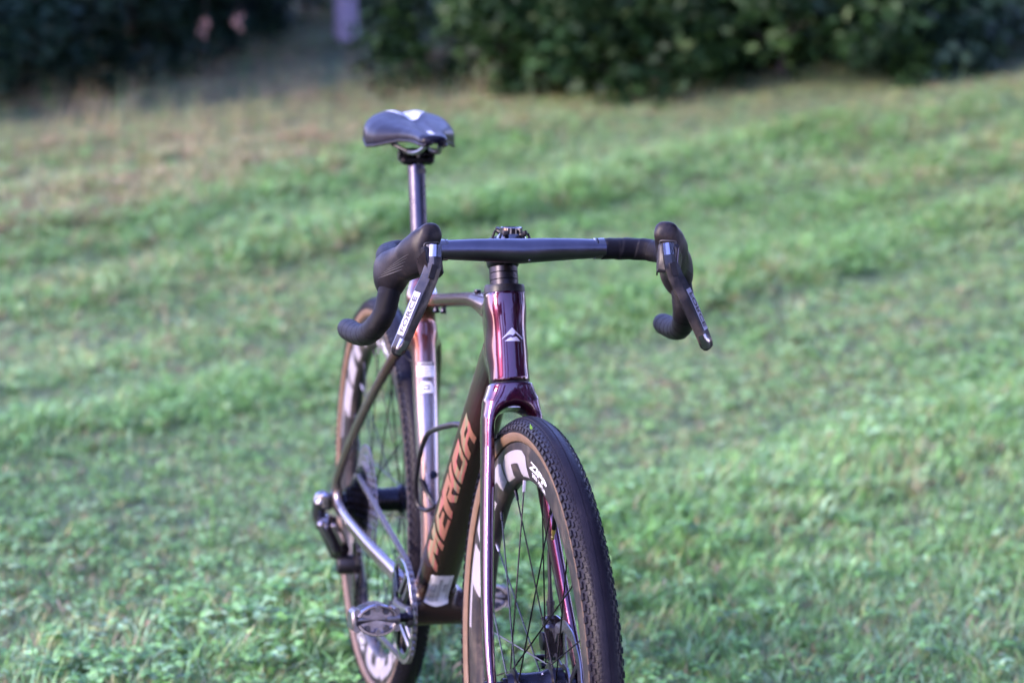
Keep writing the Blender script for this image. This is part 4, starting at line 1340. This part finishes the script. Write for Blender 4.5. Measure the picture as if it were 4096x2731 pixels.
xs = np.r_[np.array([-140, -90, -60, -40, -28, -22, -18]), np.arange(-15, 4.01, .16), np.array([5, 6, 8, 11, 15, 22, 32, 60])]
ys = np.r_[np.array([-90, -60, -35, -20, -12, -8, -6]), np.arange(-5, 9.01, .16), np.array([10, 12, 15, 20, 30, 50, 90])]
X, Y = np.meshgrid(xs, ys, indexing='ij')
Z = gz(np.clip(X, -22, None), Y)
V = np.stack([X, Y, Z], -1).reshape(-1, 3); ny = len(ys)
F = [(i*ny+j, (i+1)*ny+j, (i+1)*ny+j+1, i*ny+j+1) for i in range(len(xs)-1) for j in range(ny-1)]
def soil_material():
    m, nt, b = nmat('lawn_soil')
    n = noise(nt, 3.0, 8, .7); n2 = noise(nt, 40, 6, .7)
    c1 = ramp(nt, n.outputs['Fac'], [(.3, (.034, .066, .018)), (.55, (.052, .084, .026)), (.75, (.070, .064, .034))])
    c2 = ramp(nt, n2.outputs['Fac'], [(.3, .55), (.7, 1.25)])
    nt.links.new(mixc(nt, c1, c2, 1.0, 'MULTIPLY'), b.inputs['Base Color'])
    b.inputs['Roughness'].default_value = .9
    bump(nt, b, n2.outputs['Fac'], .8, .02)
    return m
ground = mobj('ground', pymesh('ground', V, F), soil_material())
tag(ground, 'lawn ground rising gently towards the shrubs', None, None, 'structure')

# ------------------------------------------------------------------ grass
def grass_material():
    m, nt, b = nmat('grass_blade')
    at = N(nt, 'ShaderNodeAttribute', attribute_type='GEOMETRY', attribute_name='hue')
    tip = N(nt, 'ShaderNodeAttribute', attribute_type='GEOMETRY', attribute_name='tip')
    c = ramp(nt, at.outputs['Fac'], [(0.0, (0.036, 0.105, 0.026)), (.22, (0.096, 0.240, 0.048)), (.42, (0.178, 0.355, 0.108)), (.56, (0.230, 0.385, 0.215)), (.70, (0.280, 0.310, 0.095)), (.85, (0.245, 0.200, 0.110)), (1.0, (0.285, 0.215, 0.140))])
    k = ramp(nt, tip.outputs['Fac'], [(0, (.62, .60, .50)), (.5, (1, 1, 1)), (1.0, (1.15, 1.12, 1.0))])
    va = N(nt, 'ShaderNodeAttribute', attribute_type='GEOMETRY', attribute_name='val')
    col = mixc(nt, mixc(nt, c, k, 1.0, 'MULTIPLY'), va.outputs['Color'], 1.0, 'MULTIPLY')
    nt.links.new(col, b.inputs['Base Color'])
    b.inputs['Roughness'].default_value = .48
    b.inputs['Specular IOR Level'].default_value = .28
    tr = N(nt, 'ShaderNodeBsdfTranslucent'); nt.links.new(col, tr.inputs['Color'])
    mx = N(nt, 'ShaderNodeMixShader'); mx.inputs[0].default_value = .22
    nt.links.new(b.outputs[0], mx.inputs[1]); nt.links.new(tr.outputs[0], mx.inputs[2])
    nt.links.new(mx.outputs[0], nt.nodes['Material Output'].inputs['Surface'])
    return m
GRASS = grass_material()
KINDS = []

NSEG = 3
def blades(spec, seed):
    """spec = list of (x, y, heading, length, width, lean)"""
    V = []; F = []; T = []
    for (x, y, h, L, w, lean) in spec:
        k = len(V); dx, dy = math.cos(h), math.sin(h); px, py = -dy, dx
        n = NSEG
        for i in range(n+1):
            s = i/n; off = L*lean*s*s; z = L*s*(1-.35*lean*s)
            ww = w*(1-s)**.6*(1.45 if n == 1 else 1) if i < n else 0
            if i < n:
                V += [(x+dx*off+px*ww/2, y+dy*off+py*ww/2, z-.004), (x+dx*off-px*ww/2, y+dy*off-py*ww/2, z-.004)]; T += [s, s]
            else: V.append((x+dx*off, y+dy*off, z)); T.append(1)
        for i in range(n-1): a = k+2*i; F.append((a, a+1, a+3, a+2))
        F.append((k+2*n-2, k+2*n-1, k+2*n))
    return V, F, T
def proto_obj(V, F, T):
    tr = [(f[0], f[k], f[k+1]) for f in F for k in range(1, len(f)-1)]
    T = np.array(T); jit = np.cumsum(np.r_[0, (np.diff(T) < -.2)]); J = np.random.default_rng(len(KINDS)).normal(0, 1, (jit[-1]+1, 2))[jit]
    KINDS.append((np.array(V), np.array(tr), T, J))
def tuft(n, spread, l0, l1, w0, w1, lean0, lean1, seed):
    r = random.Random(seed); S = []
    for _ in range(n):
        a = r.uniform(0, 6.283); q = spread*math.sqrt(r.random())
        S.append((q*math.cos(a), q*math.sin(a), a+r.uniform(-1.2, 1.2), r.uniform(l0, l1), r.uniform(w0, w1), r.uniform(lean0, lean1)))
    proto_obj(*blades(S, seed))
def clover(n, spread, seed, rl=.0070, hgt=(.015, .05)):
    r = random.Random(seed); V = []; F = []; T = []
    for _ in range(n):
        a = r.uniform(0, 6.283); q = spread*math.sqrt(r.random()); x, y = q*math.cos(a), q*math.sin(a); h = r.uniform(*hgt)
        tx, ty = r.uniform(-.35, .35), r.uniform(-.35, .35); rot = r.uniform(0, 6.28)
        for k in range(3):
            b = rot+k*2.094; c0 = len(V); R_ = rl*r.uniform(.8, 1.25)
            V.append((x, y, h)); T.append(.4)
            for j in range(4):
                t = b-.85+1.7*j/3; rr = R_*1.6 if j in (1, 2) else R_*.95
                px, py = rr*math.cos(t), rr*math.sin(t)
                V.append((x+px, y+py, h+px*tx+py*ty+.2*rr*(j in (0, 3)))); T.append(.9)
            F += [(c0, c0+1+j, c0+2+j) for j in range(3)]
        c0 = len(V); V += [(x-.0006, y, 0), (x+.0006, y, 0), (x, y, h)]; T += [0, 0, .3]; F.append((c0, c0+1, c0+2))
    proto_obj(V, F, T)
for NSEG in (3, 2, 1):
    for k in range(4): tuft(12, .040, .020, .055, .0024, .0046, .3, 1.1, 20+k)        # 0-3 short lawn
    for k in range(2): tuft(12, .034, .040, .085, .0034, .0060, .4, 1.2, 30+k)         # 4-5 longer, broad
    clover(7, .045, 41); clover(6, .04, 42, .0095, (.02, .06))                            # 6-7 clover
    for k in range(2): tuft(12, .035, .020, .060, .0014, .0026, .4, 1.3, 50+k)         # 8-9 dry, wiry
    tuft(4, .03, .16, .34, .0022, .0035, .1, .5, 60)                                     # 10 tall stems
    tuft(9, .05, .05, .10, .009, .015, .6, 1.2, 61)                                      # 11 broad-leaved weed

def scatter(name, label, cat, pts, hue, scl, idx, tilt=.15):
    VV, FF, TT_, HH, WW = [], [], [], [], []; off = 0
    for k, (V, F, T, J) in enumerate(KINDS):
        sel = np.where(idx == k)[0]; n = len(sel)
        if n == 0: continue
        a = RNG.uniform(0, 6.283, n); c, s_ = np.cos(a)[:, None], np.sin(a)[:, None]
        tx, ty = RNG.normal(0, tilt, (2, n, 1)); sc = scl[sel][:, None]
        x = (V[:, 0]*c-V[:, 1]*s_)*sc; y = (V[:, 0]*s_+V[:, 1]*c)*sc; z = V[:, 2]*sc
        P = np.stack([x+z*tx+pts[sel, 0:1], y+z*ty+pts[sel, 1:2], z+pts[sel, 2:3]], -1)
        m = len(V)
        VV.append(P.reshape(-1, 3)); FF.append((F[None]+(np.arange(n)*m)[:, None, None]+off).reshape(-1, 3))
        TT_.append(np.tile(T, n)); HH.append(np.clip(np.repeat(hue[sel], m)+np.tile(J[:, 0], n)*.12, .02, 1)); WW.append(np.clip(1+.30*np.tile(J[:, 1], n)+np.repeat(RNG.normal(0, .14, n), m), .4, 1.7)); off += n*m
    V, F, T, H = np.concatenate(VV), np.concatenate(FF), np.concatenate(TT_), np.concatenate(HH)
    me = tri_mesh(name, V, F)
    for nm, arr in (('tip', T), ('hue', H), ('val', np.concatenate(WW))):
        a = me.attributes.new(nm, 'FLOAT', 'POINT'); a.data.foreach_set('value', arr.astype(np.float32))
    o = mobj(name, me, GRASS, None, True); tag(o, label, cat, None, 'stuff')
    return o

def tri_mesh(name, V, F):
    me = bpy.data.meshes.new(name); n = len(F)
    me.vertices.add(len(V)); me.vertices.foreach_set('co', V.astype(np.float32).ravel())
    me.loops.add(3*n); me.loops.foreach_set('vertex_index', F.astype(np.int32).ravel())
    me.polygons.add(n); me.polygons.foreach_set('loop_start', np.arange(0, 3*n, 3, dtype=np.int32)); me.polygons.foreach_set('loop_total', np.full(n, 3, np.int32))
    me.update(calc_edges=True)
    return me

def sample_zone(d0, d1, dens, margin=.8):
    """random ground points between two distances ahead of the camera, as wide as the lens sees plus a margin"""
    hw = lambda d: d*.222+margin
    A = (d1-d0)*2*hw(d1); n = int(A*dens)
    d = RNG.uniform(d0, d1, n); l = RNG.uniform(-hw(d1), hw(d1), n)
    k = np.abs(l) < hw(d); d, l = d[k], l[k]
    x = CAM_LOC[0]+FH[0]*d+RH[0]*l; y = CAM_LOC[1]+FH[1]*d+RH[1]*l
    return x, y, d, l
zones = [(.6, 3.5, 260, .3), (3.5, 5.0, 2450), (5.0, 7.0, 1500), (7.0, 10.0, 1100), (10.0, 13.4, 800), (13.4, 17.0, 600)]
QS = [sample_zone(*z) for z in zones]
gx, gy, gd, gl = [np.concatenate([q[i] for q in QS]) for i in range(4)]
n = len(gx)
rd_ = ridge(gx, gy)
# dry belts: along the shrubs and the rough bank at the left rear
bank = np.clip((gd-(12.2+2.4*gl))/1.1, 0, 1)*np.clip((.4-gl)/.6, 0, 1)
belt = np.clip((gd-11.0-.22*gl)/1.2, 0, 1)
worn = np.clip((_n4(gx*.8+3, gy*.8)-.62)*5, 0, 1)*.8
near = np.clip((5.4-gd)/1.2, 0, 1)*np.clip((.4-gl)/1.0, .35, 1)
dry = np.clip(bank*.9+belt*.95+worn*.45+near*.55, 0, 1)
hue = .32+.34*(_n2(gx*1.7, gy*1.7)-.5)+.26*(_n1(gx*.6+5, gy*.6)-.5)+.10*(1-rd_)+RNG.normal(0, .11, n)
hue = np.where(RNG.random(n) < dry*.75, .74+RNG.normal(0, .10, n)+.12*bank, hue)
hue = np.where(RNG.random(n) < .06, .92, hue)
hue = hue+.14*np.clip(rd_-.45, 0, 1)*(hue < .5)
hue = np.clip(hue, .02, 1)
scl = (.52+.34*rd_)*(.8+.4*RNG.random(n))*(1+.07*np.clip(gd-5, 0, 7))
kind = RNG.integers(0, 4, n)
kind = np.where(RNG.random(n) < rd_*.30+.05, RNG.integers(4, 6, n), kind)
clv = np.clip((_n3(gx*1.1+9, gy*1.1)-.45)*4, 0, 1)
kind = np.where(RNG.random(n) < clv*.15+.04+.04*np.clip((5.6-gd)/1.2, 0, 1), RNG.integers(6, 8, n), kind)
hue = np.where((kind >= 6) & (kind < 8), np.clip(.34+.3*(_n2(gx*1.3, gy*1.3)-.5)+RNG.normal(0, .12, n), .05, .72), hue)
kind = np.where(RNG.random(n) < dry*.7, RNG.integers(8, 10, n), kind)
kind = np.where(RNG.random(n) < .0015+.035*bank*(gd > 10.2), 10, kind)
scl = scl*(1-.45*belt)
scl = np.where(kind == 10, .5+.5*RNG.random(n), scl)
kind = np.where(RNG.random(n) < .012, 11, kind)
kind = np.where(gd > 7.2, kind+24, np.where((gd > 5.0) | (gd < 3.4), kind+12, kind))
pts = np.stack([gx, gy, gz(gx, gy)], 1)
# nothing grows through the tyres
keep = ~((np.abs(gy) < .03) & ((np.abs(gx-RA[0]) < .09) | (np.abs(gx-FA[0]) < .09)))
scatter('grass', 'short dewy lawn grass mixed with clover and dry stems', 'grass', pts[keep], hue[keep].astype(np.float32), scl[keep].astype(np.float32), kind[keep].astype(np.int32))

# ------------------------------------------------------------------ shrubs and trees
def leaf_material(name, stops, rough=.6):
    m, nt, b = nmat(name)
    at = N(nt, 'ShaderNodeAttribute', attribute_type='GEOMETRY', attribute_name='tone')
    c = ramp(nt, at.outputs['Fac'], stops)
    nt.links.new(c, b.inputs['Base Color']); b.inputs['Roughness'].default_value = rough; b.inputs['Specular IOR Level'].default_value = .22
    tr = N(nt, 'ShaderNodeBsdfTranslucent'); nt.links.new(c, tr.inputs['Color'])
    mx = N(nt, 'ShaderNodeMixShader'); mx.inputs[0].default_value = .22
    nt.links.new(b.outputs[0], mx.inputs[1]); nt.links.new(tr.outputs[0], mx.inputs[2])
    nt.links.new(mx.outputs[0], nt.nodes['Material Output'].inputs['Surface'])
    return m
LEAF = [leaf_material('shrub_leaf', [(0, (.003, .013, .003)), (.45, (.008, .030, .006)), (.85, (.026, .064, .014)), (1, (.055, .080, .018))]),
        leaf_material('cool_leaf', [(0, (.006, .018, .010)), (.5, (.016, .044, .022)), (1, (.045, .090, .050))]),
        leaf_material('tree_leaf', [(0, (.006, .014, .004)), (.6, (.014, .027, .008)), (1, (.035, .045, .014))])]
def bark_material(name, c0, c1):
    m, nt, b = nmat(name); n1 = noise(nt, 14, 6, .7); n1.inputs['Distortion'].default_value = .8
    nt.links.new(ramp(nt, n1.outputs['Fac'], [(.3, c0), (.7, c1)]), b.inputs['Base Color']); b.inputs['Roughness'].default_value = .8
    bump(nt, b, n1.outputs['Fac'], .6, .01); return m
BARK = bark_material('brown_bark', (.045, .032, .024), (.11, .08, .06))
PALE = bark_material('pale_bark', (.30, .25, .29), (.46, .39, .44))
TWIG = bark_material('dry_branch', (.08, .055, .042), (.17, .12, .09))

def leaf_mesh(name, C, Nn, size, tone):
    """a folded pointed leaf for every centre"""
    n = len(C)
    up = np.tile([0, 0, 1.0], (n, 1)); t = np.cross(Nn, up+RNG.normal(0, .6, (n, 3))); t /= np.linalg.norm(t, axis=1)[:, None]+1e-9
    s = np.cross(Nn, t)
    L = size[:, None]
    V = np.stack([C-t*L*.5, C+s*L*.24+Nn*L*.06, C+t*L*.5, C-s*L*.24+Nn*L*.06], 1).reshape(-1, 3)
    me = bpy.data.meshes.new(name)
    me.vertices.add(4*n); me.vertices.foreach_set('co', V.astype(np.float32).ravel())
    k = np.arange(n)*4
    tri = np.stack([k, k+1, k+2, k, k+2, k+3], 1).ravel().astype(np.int32)
    me.loops.add(6*n); me.loops.foreach_set('vertex_index', tri)
    me.polygons.add(2*n); me.polygons.foreach_set('loop_start', np.arange(0, 6*n, 3, dtype=np.int32)); me.polygons.foreach_set('loop_total', np.full(2*n, 3, np.int32))
    a = me.attributes.new('tone', 'FLOAT', 'POINT'); a.data.foreach_set('value', np.repeat(tone, 4).astype(np.float32))
    me.update(calc_edges=True); me.validate()
    return me
def plant(name, label, cat, base, h, r, nleaf, lsize, mt, seed, group=None, low=.0, trunk_r=.03, bark=None, nclump=90, trunk_top=.75, core=.35):
    rg = np.random.default_rng(seed)
    o = empty(name, None, base); tag(o, label, cat, group)
    # clumps spread through an ovoid, denser on its outside
    u = rg.normal(size=(nclump, 3)); u /= np.linalg.norm(u, axis=1)[:, None]
    q = (core+(1-core)*rg.random(nclump)**.5)[:, None]
    cz = low+(h-low)*.52
    Cc = u*q*np.array([r, r, (h-low)*.52])*rg.uniform(.8, 1.12, (nclump, 1))+np.array([0, 0, cz])
    Cc[:, :2] *= np.where(Cc[:, 2:3] < cz, 1.25, 1.0)
    Cc[:, 2] = np.maximum(Cc[:, 2], low+.08)
    if low < .05:
        kk = rg.random(nclump) < .38; Cc[kk, 2] = rg.uniform(.05, .8, kk.sum()); Cc[kk, :2] = rg.uniform(-1, 1, (kk.sum(), 2))*r*.95
    cs = rg.uniform(.16, .34, nclump)*r*1.1; ct = rg.random(nclump)
    k = rg.integers(0, nclump, nleaf)
    d = rg.normal(size=(nleaf, 3)); d /= np.linalg.norm(d, axis=1)[:, None]
    P = Cc[k]+d*(cs[k]*rg.random(nleaf)**.45)[:, None]
    P[:, 2] = np.maximum(P[:, 2], .02)
    nn = d*.7+u[k]*.5+np.array([0, 0, .5])+rg.normal(0, .35, (nleaf, 3)); nn /= np.linalg.norm(nn, axis=1)[:, None]
    tone = np.clip(.18+.55*ct[k]+rg.normal(0, .14, nleaf), 0, 1)
    cr = mobj('crown', leaf_mesh('crown', P, nn, lsize*rg.uniform(.65, 1.3, nleaf), tone), mt, o, smooth=False)
    m = MB()
    tp = [A3(0, 0, -.15)]+[A3(rg.normal(0, r*.05), rg.normal(0, r*.05), h*trunk_top*f) for f in (.25, .5, .75, 1)]
    m.tube(spline(tp, 12), [trunk_r*(1-.75*i/11) for i in range(12)], 8)
    for j in range(9):
        c = Cc[rg.integers(0, nclump)]; z0 = max(.05, min(c[2]*.6, h*trunk_top*.9)); a = A3(0, 0, z0)
        m.tube(spline([a, (a+c)/2+A3(0, 0, .05*h), c], 7), [trunk_r*.45*(1-.8*i/6) for i in range(7)], 6)
    m.build('trunk', bark or BARK, o)
    return o
HEDGE = [(-10.15, 2.70, 2.7, .75, 0, 'leafy shrub just right of the pale trunk'), (-9.75, 3.40, 2.9, .80, 0, 'dense green shrub behind the right half of the handlebar'),
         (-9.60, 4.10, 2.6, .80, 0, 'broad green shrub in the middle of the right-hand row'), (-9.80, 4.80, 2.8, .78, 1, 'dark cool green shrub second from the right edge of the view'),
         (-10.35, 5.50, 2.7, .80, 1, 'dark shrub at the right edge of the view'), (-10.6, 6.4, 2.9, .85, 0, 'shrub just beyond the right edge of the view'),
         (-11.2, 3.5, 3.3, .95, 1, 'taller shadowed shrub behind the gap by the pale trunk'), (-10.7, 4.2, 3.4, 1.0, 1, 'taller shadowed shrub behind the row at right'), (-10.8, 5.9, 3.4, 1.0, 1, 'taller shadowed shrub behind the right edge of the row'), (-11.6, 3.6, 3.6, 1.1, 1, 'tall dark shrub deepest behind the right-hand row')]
for k, (x, y, h, r, mk, lb) in enumerate(HEDGE):
    x, y = x+.55, y-.14
    plant('shrub', lb, 'shrub', (x, y, float(gz(x, y))-.12), h, r, 8500, .088, LEAF[mk], 100+k, 'shrubs along the far side of the lawn')
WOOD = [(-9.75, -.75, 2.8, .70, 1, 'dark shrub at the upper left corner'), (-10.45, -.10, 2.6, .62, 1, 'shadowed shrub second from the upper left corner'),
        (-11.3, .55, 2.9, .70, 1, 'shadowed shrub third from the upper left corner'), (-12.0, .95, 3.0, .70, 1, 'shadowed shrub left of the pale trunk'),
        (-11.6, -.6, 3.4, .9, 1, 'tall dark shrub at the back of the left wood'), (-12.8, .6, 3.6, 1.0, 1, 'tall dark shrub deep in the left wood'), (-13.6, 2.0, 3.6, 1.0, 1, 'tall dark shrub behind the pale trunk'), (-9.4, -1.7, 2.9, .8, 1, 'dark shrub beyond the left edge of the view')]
for k, (x, y, h, r, mk, lb) in enumerate(WOOD):
    plant('shrub', lb, 'shrub', (x, y, float(gz(x, y))-.05), h, r, 8500, .088, LEAF[mk], 140+k, 'shrubs along the far side of the lawn')
# the pale trunk
def tree(label, base, h, r, seed, bark, tr, nleaf, lsize, low, lean=(0, 0)):
    o = plant('tree', label, 'tree', base, h, r, nleaf, lsize, LEAF[2], seed, None, low, tr, bark, 70, .8, .3)
    return o
tree('tree with a pale smooth trunk standing at the end of the shrub row', (-12.0, 2.05, float(gz(-12.0, 2.05))-.03), 5.5, 1.3, 201, PALE, .085, 5000, .11, 2.6)
# a scrap of grass stuck to the front tyre
gs = MB()
_gp = A3(0.6087, -0.017, 0.6832)
gs.add([_gp+A3(0, -.0020, .0055), _gp+A3(.0014, .0010, .0012), _gp+A3(.0006, .0022, -.0050), _gp+A3(.0002, -.0022, -.0004)], [(0, 1, 2, 3)])
gs.add([_gp+A3(.001, .0010, -.003), _gp+A3(.0018, .0028, -.0048), _gp+A3(.002, .0046, -.0085), _gp+A3(.001, .0020, -.0055)], [(0, 1, 2, 3)])
tag(gs.build('grass_scrap', M['lime']), 'tiny green grass scrap stuck on the front tyre tread', 'grass scrap')
# pale leaf sprays added to stand in for two warm glints
GLINT = mat('glint_leaf', (.60, .36, .24), .35, vs=30, var=.2)
for (bx_, by_, bz_, lb) in ((-10.550, 0.926, 0.744, 'added pale orange leaves standing in for a warm glint at upper left'), (-10.600, 1.132, 0.775, 'added pale orange leaves standing in for the second glint further right')):
    m = MB(); rr_ = random.Random(int(by_*1000))
    for _ in range(7):
        c_ = A3(rr_.uniform(-.02, .02), rr_.uniform(-.03, .03), rr_.uniform(-.045, .045)); t_ = A3(rr_.uniform(-.5, .5), rr_.uniform(-.5, .5), -1); t_ /= np.linalg.norm(t_)
        s_ = np.cross(t_, A3(.5, -.85, .2)); s_ /= np.linalg.norm(s_); n_ = np.cross(s_, t_)
        m.add([c_-t_*.03, c_+s_*.014+n_*.004, c_+t_*.03, c_-s_*.014+n_*.004], [(0, 1, 2, 3)])
    m.tube([A3(0, 0, -.05), A3(.01, .01, .10), A3(0, .02, .5)], .002, 5, mi=1)
    tag(m.build('glint_spray', [GLINT, BARK]), lb, 'glint stand-in').location = (bx_, by_, bz_)
# unseen trees placed and sized to shape the reflections in the lacquer
TREES = [(1.5, -12.0, 4.2, 2.2), (6.0, -12.5, 4.4, 2.2), (-5.0, 8.4, 9.0, 2.4), (-1.2, 7.2, 11.0, 2.6), (2.8, 6.4, 12.0, 2.7), (6.6, 5.6, 12.5, 2.7), (11.5, 3.4, 4.2, 2.2), (12.0, -.6, 3.6, 2.2), (12.2, -4.4, 8.5, .95), (11.0, -7.6, 4.0, 2.2)]
WHERE = ['at the left', 'left of the camera', 'far right rear', 'right rear', 'at the right', 'right of the camera', 'low behind the camera at right', 'low straight behind the camera', 'slim behind the camera', 'low behind the camera at left']
for k, (x, y, h, r) in enumerate(TREES):
    plant('tree', 'unseen tree, %s, placed to shape reflections in the frame' % WHERE[k], 'tree', (x, y, -.05), h, r, 5200, .46, LEAF[2], 220+k, 'unseen trees placed for reflections', 1.0, .14, BARK, 70, .75, .3)
